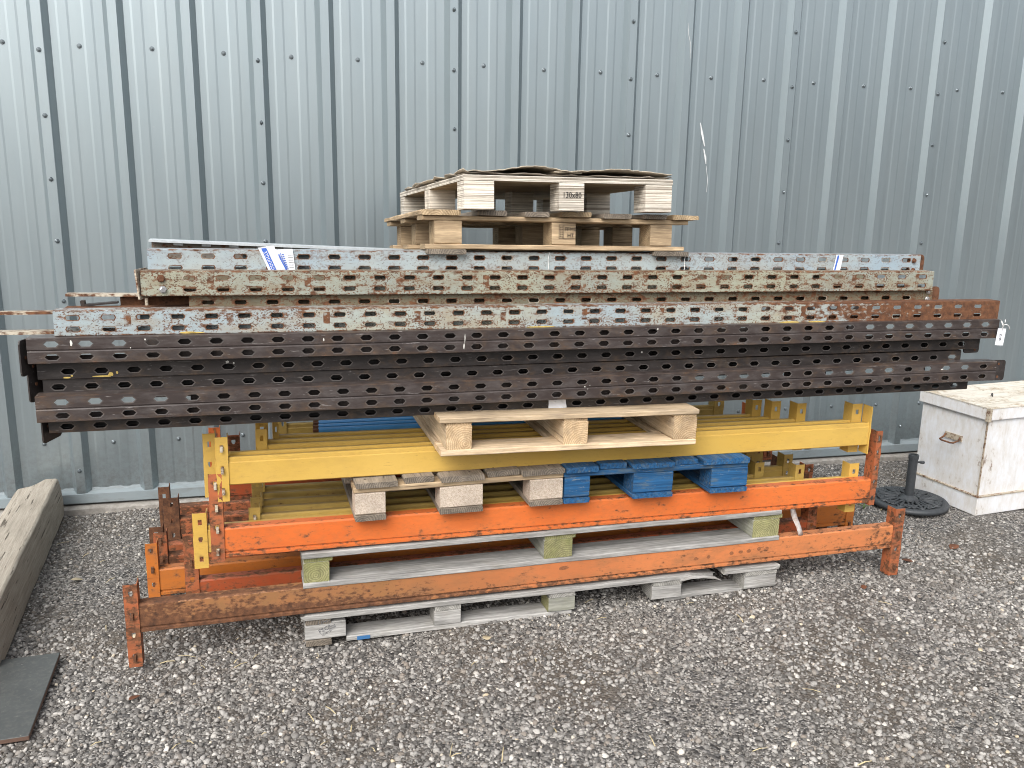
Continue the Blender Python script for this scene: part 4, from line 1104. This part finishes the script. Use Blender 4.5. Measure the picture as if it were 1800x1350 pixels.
tg = empty("price_tag", S(2.960, -0.125, 1.083), (0, rad(4), A), "white price tag tied with string to the right end of the topmost brown upright", "tag")
b = MB(); b.box(-0.022, 0.022, -0.0012, 0.0, 0.0, 0.074); b.obj("tag_card", M['paper'], tg)
b = MB(); b.tube([(0.0, -0.002, 0.066), (-0.003, -0.006, 0.085), (-0.012, -0.004, 0.100), (-0.016, 0.0, 0.112), (-0.006, -0.004, 0.098), (0.002, -0.006, 0.086), (0.006, -0.004, 0.102), (0.008, 0.0, 0.113)], 0.0016, 5)
b.tube([(0.0, -0.005, 0.090), (0.014, -0.008, 0.093), (0.028, -0.008, 0.084), (0.036, -0.006, 0.070)], 0.0016, 5)
b.obj("string", M['string'], tg, smooth=True)
text(tg, "handwriting", "9", 0.024, (-0.008, -0.0022, 0.018), M['ink_faint'])
text(tg, "handwriting", "21", 0.016, (-0.010, -0.0022, 0.040), M['ink_faint'])

# limp plastic strip hanging behind the second pallet
b = MB()
for i in range(8):
    t_ = i / 7
    z = 0.362 - 0.125 * t_; x = 2.085 + 0.045 * t_ ** 0.8; d = 0.012 + 0.012 * math.sin(t_ * 5)
    for w in (0, 0.012, 0.026): b.vert((x + w, d + 0.003 * math.sin(w * 300 + i), z))
for i in range(7):
    for k in range(2): q = i * 3 + k; b.face((q, q + 1, q + 4, q + 3))
def film_mat():
    m = NT('clouded_plastic'); n = m.noise(m.co, 60, 4)
    m.b.inputs["Transmission Weight"].default_value = 0.35
    return m.fin(m.mix(m.ramp(n, [(0.4, 0.0), (0.65, 1.0)]), (0.55, 0.42, 0.36), (0.7, 0.68, 0.66)), 0.25)
o = b.obj("plastic_strip", film_mat(), None, P0, (0, 0, A), smooth=True); solidify(o, 0.0008)
tag(o, "cloudy plastic strip hanging beside the right bearer of the grey-green pallet", "plastic strip")

# ------------------------------------------------------------------ timber sleeper, slab
def sleeper():
    m = NT('old_oak_beam')
    g = m.attr("gco", "Vector")
    f1 = m.noise(m.scale(g, (2.2, 48, 48)), 1.6, 9, 0.72)
    f2 = m.noise(m.scale(g, (9, 150, 150)), 1.6, 4, 0.65)
    f = m.math('MULTIPLY_ADD', f2, 0.4, m.math('MULTIPLY', f1, 0.62))
    col = m.ramp(f, [(0.36, (0.23, 0.20, 0.162)), (0.5, (0.33, 0.295, 0.245)), (0.66, (0.43, 0.392, 0.33))])
    cr = m.ramp(m.noise(m.scale(g, (2.6, 42, 42)), 1.7, 3, 0.55), [(0.64, 0.0), (0.68, 1.0)])
    col = m.mix(m.math('MULTIPLY', cr, 0.8), col, (0.05, 0.04, 0.032))
    col = m.mix(m.ramp(m.noise(g, 5, 5, 0.6), [(0.5, 0.0), (0.8, 0.4)]), col, (0.2, 0.18, 0.145))
    m.bump(m.math('SUBTRACT', f, m.math('MULTIPLY', cr, 1.2)), 0.7, 0.005)
    mat = m.fin(col, 0.9, 0, 0.2)
    a = Vector((0.088, -0.095, 0)); c = Vector((0.238, -1.70, 0)); ax = (c - a); L = ax.length; ang = math.atan2(ax.y, ax.x)
    b = MB(); n, W, H = 40, 0.205, 0.205
    P = []
    for k in range(6): P.append((W * k / 5 if k < 5 else W, 0.0))
    P = [(0.0, 0.0), (0.0, 0.07), (0.004, 0.14), (0.012, H - 0.008), (0.022, H), (0.07, H + 0.004), (0.13, H + 0.002), (W - 0.03, H - 0.006), (W - 0.006, H - 0.03), (W, 0.1), (W - 0.004, 0.0)]
    # local: x along the beam away from the wall, y to the LEFT of it seen from the camera
    np_ = len(P)
    for i in range(n + 1):
        t = i / n
        for k, (y, z) in enumerate(P):
            jy = (vnoise([i * 0.35], [k * 1.3], 31, 1.0)[0] - 0.5) * 0.003; jz = (vnoise([i * 0.3], [k * 1.7 + 9], 32, 1.0)[0] - 0.5) * 0.004
            x = L * t
            zz = z + (jz if z > 0.01 else 0)
            if i == 0: x += 0.02 * (y / W) + random.uniform(-.006, .006) + (0.05 if y > W - 0.04 and z > 0.15 else 0)
            if i <= 2 and y > W * 0.6: zz -= 0.035 * (1 - i / 3) * (1 if z > 0.1 else 0)
            b.vert((x, -(y + jy), zz), 0, (x, y, z))
    for i in range(n):
        for k in range(np_): b.face((i * np_ + k, i * np_ + (k + 1) % np_, (i + 1) * np_ + (k + 1) % np_, (i + 1) * np_ + k))
    b.face(range(np_)[::-1]); b.face([n * np_ + k for k in range(np_)])
    o = b.obj("timber_beam", mat, None, a, (0, 0, ang))
    bv = o.modifiers.new("bevel", 'BEVEL'); bv.width = 0.004; bv.segments = 2; bv.limit_method = 'ANGLE'
    return tag(o, "thick old timber beam lying on the gravel, pointing at the wall", "timber beam")
sleeper()

def slab_mat():
    m = NT('dark_slab')
    n = m.noise(m.co, 9, 6, 0.65); n2 = m.noise(m.co, 55, 5, 0.7)
    col = m.ramp(n, [(0.35, (0.042, 0.045, 0.045)), (0.65, (0.062, 0.066, 0.064))])
    col = m.mix(m.ramp(n2, [(0.48, 0.0), (0.70, 0.45)]), col, (0.125, 0.12, 0.108))
    sp = m.ramp(m.noise(m.co, 120, 2), [(0.72, 0.0), (0.76, 1.0)])
    col = m.mix(m.math('MULTIPLY', sp, 0.6), col, (0.45, 0.42, 0.36))
    m.bump(n2, 0.15, 0.001)
    return m.fin(col, 0.5, 0, 0.4)
slab_side = plain('rusty_slab_edge', (0.12, 0.07, 0.05), 0.8)
b = MB()
tops = [(0.422, -1.630), (0.452, -2.148), (-0.10, -2.185), (-0.13, -1.665)]
i_t = [b.vert((x, y, 0.022)) for x, y in tops]; i_b = [b.vert((x, y, 0.006)) for x, y in tops]
b.face(i_t[::-1], 0); b.face(i_b, 1)
for k in range(4): b.face((i_t[k], i_t[(k + 1) % 4], i_b[(k + 1) % 4], i_b[k]), 1)
o = b.obj("paving_slab", [slab_mat(), slab_side])
bv = o.modifiers.new("bevel", 'BEVEL'); bv.width = 0.0015; bv.segments = 1
tag(o, "thin dark slab lying flat on the gravel at the foot of the timber beam", "slab")

# ------------------------------------------------------------------ umbrella base
iron = plain('dark_iron', (0.050, 0.056, 0.062), 0.5, 0.0, 0.3, 80, 0.2)
ub = empty("parasol_base", (4.645, -0.835, 0.004), (0, 0, 0.3), "round dark cast-iron parasol base on the gravel beside the white box", "parasol base")
R0 = 0.208
b = MB(); b.lathe([(R0 - 0.03, 0.004), (R0 + 0.002, 0.004), (R0 + 0.004, 0.018), (R0 - 0.006, 0.030), (R0 - 0.020, 0.032), (R0 - 0.030, 0.024)], 48)
b.obj("rim", iron, ub, smooth=True)
b = MB(); b.lathe([(R0 - 0.022, 0.003), (R0 - 0.022, 0.008), (0.04, 0.012), (0.001, 0.012)], 48); b.obj("plate", plain('recess_shade', (0.010, 0.011, 0.012), 0.9), ub, smooth=True)  # near-black disc added under the lattice, standing in for shade in its openings
def arc(fn, n=12): return [fn(k / n) for k in range(n + 1)]
b = MB(); b.tube([(math.cos(a) * 0.062, math.sin(a) * 0.062, 0.032) for a in np.linspace(0, 2 * math.pi, 24, endpoint=False)], 0.007, 6, closed=True)
b.tube([(math.cos(a) * 0.125, math.sin(a) * 0.125, 0.029) for a in np.linspace(0, 2 * math.pi, 36, endpoint=False)], 0.0045, 6, closed=True)
b.obj("inner_ring", iron, ub, smooth=True)
sb = MB()
for sgn in (1, -1):
    sb.tube([(0.06 + 0.12 * t, sgn * 0.030 * math.sin(math.pi * t), 0.033 - 0.006 * t) for t in np.linspace(0, 1, 10)], 0.0058, 6)
    sb.tube([(0.150 + 0.020 * (1 - t * 0.7) * math.cos(2.2 + t * 6.5), sgn * (0.044 + 0.020 * (1 - t * .7) * math.sin(2.2 + t * 6.5)), 0.030) for t in np.linspace(0, 1, 14)], 0.0052, 6)
sb.tube([(0.065, 0, 0.034), (0.12, 0, 0.032), (0.185, 0, 0.028)], [0.005, 0.008, 0.004], 6)
sme = sb.mesh("scroll", iron, smooth=True)
for k in range(9): add("scroll", sme, ub, (0, 0, 0), (0, 0, 2 * math.pi * k / 9))
b = MB(); b.lathe([(0.060, 0.018), (0.048, 0.036), (0.030, 0.044), (0.026, 0.050)], 24); b.obj("hub", iron, ub, smooth=True)
b = MB(); b.lathe([(0.0245, 0.045), (0.0245, 0.262), (0.0275, 0.264), (0.0275, 0.288), (0.021, 0.288), (0.021, 0.20)], 24); b.obj("socket_tube", iron, ub)
b = MB(); b.tube([(0, 0, 0), (0.028, 0, 0)], 0.006, 8); b.lathe([(0.013, -0.006), (0.015, 0.0), (0.013, 0.006)], 8, cx=0.034)
b.obj("knob", iron, ub, (0.022, 0, 0.243), (0, 0, -0.9))

# ------------------------------------------------------------------ white wooden box
def box_mat(name, amt, dirtc, base=(0.70, 0.715, 0.74), lid=False):
    m = NT(name)
    edge = m.attr("edge")
    n = m.noise(m.co, 8, 8, 0.68); n2 = m.noise(m.scale(m.co, (1, 1, 0.4)), 34, 6, 0.7)
    v = m.math('MULTIPLY_ADD', n2, 0.5, m.math('MULTIPLY', n, 0.5)); v = m.math('MULTIPLY_ADD', edge, 0.07, v)
    mask = m.ramp(v, [(0.60 - amt, 0.0), (0.66 - amt, 1.0)])
    halo = m.ramp(v, [(0.42 - amt, 0.0), (0.66 - amt, 1.0)])
    col = m.mix(m.math('MULTIPLY', halo, 0.6), base, (0.52, 0.46, 0.37))
    if lid:
        gr = m.ramp(m.noise(m.scale(m.co, (1.2, 26, 1)), 2.2, 7, 0.68), [(0.46, 0.0), (0.62, 1.0)])
        col = m.mix(m.math('MULTIPLY', gr, 0.45), col, (0.30, 0.25, 0.18))
    col = m.mix(m.ramp(m.noise(m.scale(m.co, (1, 1, .2)), 26, 5, .7), [(0.5, 0.0), (0.8, 0.5)]), col, (0.42, 0.38, 0.31))
    col = m.mix(m.math('MULTIPLY', mask, 0.85), col, m.ramp(m.noise(m.co, 60, 4), [(0.35, dirtc), (0.7, tuple(2.2 * a for a in dirtc))]))
    m.bump(m.math('MULTIPLY_ADD', mask, -0.6, n2), 0.3, 0.002)
    return m.fin(col, 0.55, 0, 0.4)
bx_m = box_mat('worn_white_paint', 0.0, (0.12, 0.08, 0.055)); bx_lid = box_mat('weathered_lid_paint', 0.065, (0.24, 0.19, 0.13), (0.70, 0.67, 0.60), True)
metal_edge = steel('dull_metal_edge', (0.5, 0.45, 0.36), (0.42, 0.36, 0.28), amt=0.12, eb=0.05, fine=0.5)
bxl = math.atan2(-0.672 + 1.084, 4.826 - 4.875)          # direction of the left side (towards the wall)
bxr = bxl - rad(90)
BW_, BD_ = 0.92, 0.47
bx = empty("white_chest", (4.882, -1.080, 0.0), (0, 0, bxr), "worn white wooden chest with a hinged lid and a rusty side handle by the wall", "chest")
def slabbox(name, x0, x1, y0, y1, z0, z1, mat, nx=6, ny=6, nz=5, par=bx):
    """box with subdivided sides so that edges can carry wear"""
    bm = bmesh.new(); bmesh.ops.create_cube(bm, size=1.0)
    bmesh.ops.subdivide_edges(bm, edges=bm.edges[:], cuts=5, use_grid_fill=True)
    for v in bm.verts: v.co = Vector((x0 + (v.co.x + .5) * (x1 - x0), y0 + (v.co.y + .5) * (y1 - y0), z0 + (v.co.z + .5) * (z1 - z0)))
    me = bpy.data.meshes.new(name); bm.to_mesh(me); bm.free(); me.materials.append(mat)
    ev = []
    for v in me.vertices:
        q = sum(1 for a, lo, hi in ((v.co.x, x0, x1), (v.co.y, y0, y1), (v.co.z, z0, z1)) if abs(a - lo) < 1e-4 or abs(a - hi) < 1e-4)
        ev.append({0: 0, 1: 0, 2: 0.7, 3: 1.0}[q])
    me.attributes.new("edge", 'FLOAT', 'POINT').data.foreach_set("value", ev)
    o = add(name, me, par)
    bv = o.modifiers.new("bevel", 'BEVEL'); bv.width = 0.004; bv.segments = 2; bv.limit_method = 'ANGLE'
    return o
slabbox("body", 0.012, BW_ - 0.012, 0.012, BD_ - 0.012, 0.01, 0.57, bx_m)
slabbox("skirting", 0.0, BW_, 0.0, BD_, 0.0, 0.106, bx_m)
slabbox("lid", -0.004, BW_ + 0.004, -0.004, BD_ + 0.004, 0.540, 0.604, bx_m)
slabbox("lid_top", -0.006, BW_ + 0.006, -0.006, BD_ + 0.006, 0.6045, 0.612, bx_lid)
b = MB(); b.box(-0.004, BW_, -0.004, 0.012, 0.106, 0.113); b.box(-0.004, 0.012, 0.013, BD_, 0.106, 0.113); b.obj("moulding", metal_edge, bx)
b = MB(); b.box(0.009, 0.015, 0.0095, 0.011, 0.115, 0.539); b.box(0.0095, 0.011, 0.012, 0.018, 0.115, 0.539); b.obj("corner_strip", metal_edge, bx)
b = MB(); b.box(-0.008, 0.012, -0.0075, -0.005, 0.535, 0.604); b.box(-0.0075, -0.005, -0.004, 0.014, 0.535, 0.604); b.obj("corner_strip", metal_edge, bx)
hd = empty("handle", (0.0105, 0.215, 0.39)); hd.parent = bx
hb = MB(); hb.box(-0.006, 0.0, -0.058, 0.058, -0.012, 0.022); hb.obj("back_plate", metal_edge, hd)
hb = MB(); hb.tube([(-0.008, -0.05, 0.012), (-0.02, -0.05, -0.006), (-0.052, -0.046, -0.016), (-0.058, -0.03, -0.018), (-0.058, 0.03, -0.018), (-0.052, 0.046, -0.016), (-0.02, 0.05, -0.006), (-0.008, 0.05, 0.012)], 0.0048, 8)
hb.obj("bail", M['rust'], hd, smooth=True)
b = MB(); b.tube([(0, 0, 0), (0.0, 0, 0.012), (-0.010, 0.0, 0.020), (-0.022, 0, 0.018), (-0.026, 0, 0.008)], 0.003, 6)
b.obj("lid_hook", plain('black_iron', (0.02, 0.02, 0.02), 0.5), bx, (0.245, 0.20, 0.612), (0, 0, 0.4), smooth=True)

# ------------------------------------------------------------------ litter on the gravel
straw_m = plain('dry_straw', (0.55, 0.46, 0.27), 0.7)
b = MB()
for k in range(90):
    y = random.uniform(-2.95, -0.3); t_ = (y + 4.84) / 4.84
    x = random.uniform(1.31 - 1.35 * t_, 1.31 + 4.0 * t_); a = random.uniform(0, 6.28); l = random.uniform(0.008, 0.032)
    z = float(ground_h(x, y)) + 0.010
    q = Vector((math.cos(a), math.sin(a), random.uniform(-.12, .25))) * l
    w = Vector((-math.sin(a), math.cos(a), random.uniform(-.4, .4))) * random.uniform(0.0008, 0.0018)
    c = Vector((x, y, z)); m_ = Vector((0, 0, 0.004))
    i_ = [b.vert(c - q - w), b.vert(c - q + w), b.vert(c + m_ + w), b.vert(c + m_ - w), b.vert(c + q + w * .5), b.vert(c + q - w * .5)]
    b.face((i_[0], i_[3], i_[2], i_[1])); b.face((i_[3], i_[5], i_[4], i_[2]))
o = b.obj("straw", straw_m); solidify(o, 0.0008); tag(o, kind="stuff")

leaf_m = plain('dead_leaf', (0.17, 0.065, 0.03), 0.75, 0, 0.4, 40, 0.4)
def leaf(label, x, y, s, rz, mat=leaf_m, curl=0.4):
    b = MB(); n = 7
    for i in range(n + 1):
        t = i / n; w = math.sin(math.pi * min(1, t * 1.02)) ** 0.8 * 0.42 * (1 - 0.3 * t)
        for k, sgn in enumerate((-1, 0, 1)):
            b.vert(((t - .5) * s, sgn * w * s + random.uniform(-.02, .02) * s, abs(sgn) * curl * w * s + 0.25 * s * (t - .5) ** 2))
    for i in range(n):
        for k in range(2): q = i * 3 + k; b.face((q, q + 3, q + 4, q + 1))
    o = b.obj("dead_leaf", mat, None, (x, y, float(ground_h(x, y)) + 0.010), (random.uniform(-.2, .2), random.uniform(-.2, .2), rz), smooth=True)
    solidify(o, 0.0008)
    return tag(o, label, "dead leaf", "dead leaves on the gravel")
pale = plain('pale_leaf', (0.50, 0.42, 0.28), 0.7, 0, 0.3, 40, 0.4)
leaf("red-brown dead leaf on the gravel in front of the rusted end of the front beam", 0.73, -1.974, 0.042, 0.7)
leaf("curled brown leaf on the gravel right of the front beam's right plate", 4.46, -1.42, 0.060, 0.2)
leaf("dark brown leaf at the foot of the front beam's right plate", 4.11, -1.52, 0.05, 2.4)
leaf("small brown leaf on the gravel in front of the bottom pallet's right end", 3.73, -1.72, 0.035, 1.2)
leaf("pale cream leaf on the gravel beside the timber beam", 0.33, -0.95, 0.05, 0.1, pale)
leaf("pale wood chip of a leaf in front of the bottom pallet", 1.98, -1.83, 0.04, 0.2, pale, 0.1)

# ------------------------------------------------------------------ across the yard: the dark hedge the cladding mirrors
def hedge():
    r = np.random.default_rng(5); N = 26000
    x = r.uniform(-45, 50, N); top = 2.2 + 2.6 * np.clip((x - 6) / 16, 0, 1) + 0.7 * vnoise(x, x * 0 + 3, 41, 6.0) + 0.4 * vnoise(x, x * 0 + 8, 42, 1.7)
    z = top * np.sqrt(r.random(N)); dep = 1.6 * np.sqrt(np.clip(1 - (z / (top + .1)) ** 2, 0, 1)) + 0.3
    y = -23 + r.uniform(-1, 1, N) * dep + 1.2 * (vnoise(x, z, 43, 2.2) - 0.5)
    c = np.stack([x, y, z], -1); a = r.normal(size=(N, 3)); a /= np.linalg.norm(a, axis=1)[:, None]
    q = r.normal(size=(N, 3)); q -= (q * a).sum(1)[:, None] * a; q /= np.linalg.norm(q, axis=1)[:, None]
    s_ = r.uniform(0.14, 0.34, N)[:, None]
    V = np.stack([c - a * s_, c - q * s_ * .6, c + a * s_, c + q * s_ * .6], 1).reshape(-1, 3)
    F = np.arange(4 * N).reshape(N, 4)
    me = bpy.data.meshes.new("hedge"); me.from_pydata(V.tolist(), [], F.tolist())
    m = NT('hedge_leaves'); n = m.noise(m.obj, 1.3, 4, 0.6)
    me.materials.append(m.fin(m.ramp(n, [(0.35, (0.020, 0.034, 0.012)), (0.65, (0.045, 0.070, 0.022))]), 0.6))
    tag(add("far_hedge", me), kind="stuff")
hedge()

# nail heads on the ends of the tan pallet's boards
nails(p4, [(u + random.uniform(-.02, .02), -0.002 + random.uniform(0, .003), 0.092) for u in (0.02, 0.07, 0.47, 0.51, 0.87, 0.91)])

# ------------------------------------------------------------------ small marks and scraps
M['yellow_mark'] = plain('yellow_paint_mark', (0.62, 0.45, 0.12), 0.6, 0, 0.3, 120)
M['white_mark'] = plain('white_splash', (0.66, 0.65, 0.60), 0.7, 0, 0.3, 120)
def specks(name, par, spots, mat, y=-0.0004):
    """flat spots on a face, each a part of its own"""
    for x, z, rx, rz in spots:
        b = MB(); n = 9; ring = [b.vert((x + rx * math.cos(6.283 * k / n) * random.uniform(.7, 1.2), y, z + rz * math.sin(6.283 * k / n) * random.uniform(.7, 1.2))) for k in range(n)]
        b.face(ring)
        solidify(b.obj(name, mat, par), 0.0004, 0)
specks("paint_speck", tB, [(0.085, 0.004, 0.012, 0.003), (0.19, 0.005, 0.03, 0.0025), (0.215, 0.010, 0.008, 0.007), (0.235, 0.016, 0.004, 0.005), (0.10, 0.009, 0.004, 0.003)], M['yellow_mark'])
specks("paint_speck", tF, [(0.395, 0.004, 0.026, 0.0035), (0.42, 0.003, 0.03, 0.002), (1.62, 0.002, 0.07, 0.002), (2.68, 0.003, 0.05, 0.003), (2.80, 0.003, 0.04, 0.0025)], M['yellow_mark'])
specks("bird_splash", tA, [(0.127, 0.063, 0.004, 0.010), (0.30, 0.044, 0.002, 0.002), (0.345, 0.070, 0.003, 0.003), (1.405, 0.050, 0.0016, 0.018), (1.402, 0.022, 0.003, 0.010), (2.16, 0.07, 0.003, 0.004), (0.91, 0.057, 0.003, 0.006)], M['white_mark'])
specks("bird_splash", tB, [(0.58, 0.040, 0.006, 0.005), (0.60, 0.036, 0.003, 0.003), (2.11, 0.030, 0.004, 0.004)], M['white_mark'])
specks("bird_splash", tD, [(1.86, 0.045, 0.002, 0.003), (1.88, 0.050, 0.0015, 0.002), (1.872, 0.036, 0.0015, 0.002), (3.50, 0.058, 0.008, 0.003)], M['white_mark'])
for u_, in ((0.93,), (1.495,)):
    b = MB(); b.tube([(u_ + 0.458 + 0.010, -0.0035, 0.078), (u_ + 0.458 + 0.006, -0.004, 0.05), (u_ + 0.458 + 0.009, -0.0035, 0.020), (u_ + 0.458 + 0.004, -0.0035, 0.0)], 0.0014, 6)
    b.obj("wire_tie", M['string'], tI, smooth=True)
M['smudge'] = plain('grease_smudge', (0.30, 0.115, 0.05), 0.5, 0, 0.35, 150)
specks("grease_smudge", O1, [(2.20, 0.052, 0.012, 0.008), (2.26, 0.056, 0.008, 0.010), (2.37, 0.060, 0.012, 0.009), (2.415, 0.061, 0.012, 0.009), (2.455, 0.063, 0.011, 0.009), (2.505, 0.066, 0.010, 0.009), (2.545, 0.067, 0.010, 0.008), (1.60, 0.075, 0.022, 0.010)], M['smudge'])
def weed(label, x, y, h, n):
    b = MB()
    for k in range(n):
        a = random.uniform(0, 6.28); l = h * random.uniform(.6, 1.1); c = Vector((x, y, 0.0)); out = Vector((math.cos(a), math.sin(a), 0))
        w = Vector((-out.y, out.x, 0)) * 0.004
        p = [c, c + out * l * .35 + Vector((0, 0, l * .7)), c + out * l + Vector((0, 0, l * .8))]
        i_ = [b.vert(p[0] - w * .6), b.vert(p[0] + w * .6), b.vert(p[1] - w), b.vert(p[1] + w), b.vert(p[2])]
        b.face((i_[0], i_[1], i_[3], i_[2])); b.face((i_[2], i_[3], i_[4]))
    o = b.obj("weed", M['leaf_green']); solidify(o, 0.0005); return tag(o, label, "weed")
M['leaf_green'] = plain('weed_leaf', (0.09, 0.15, 0.035), 0.6, 0, 0.3, 60)
weed("small green weed in the gravel at the left rim of the parasol base", 4.34, -0.86, 0.035, 9)
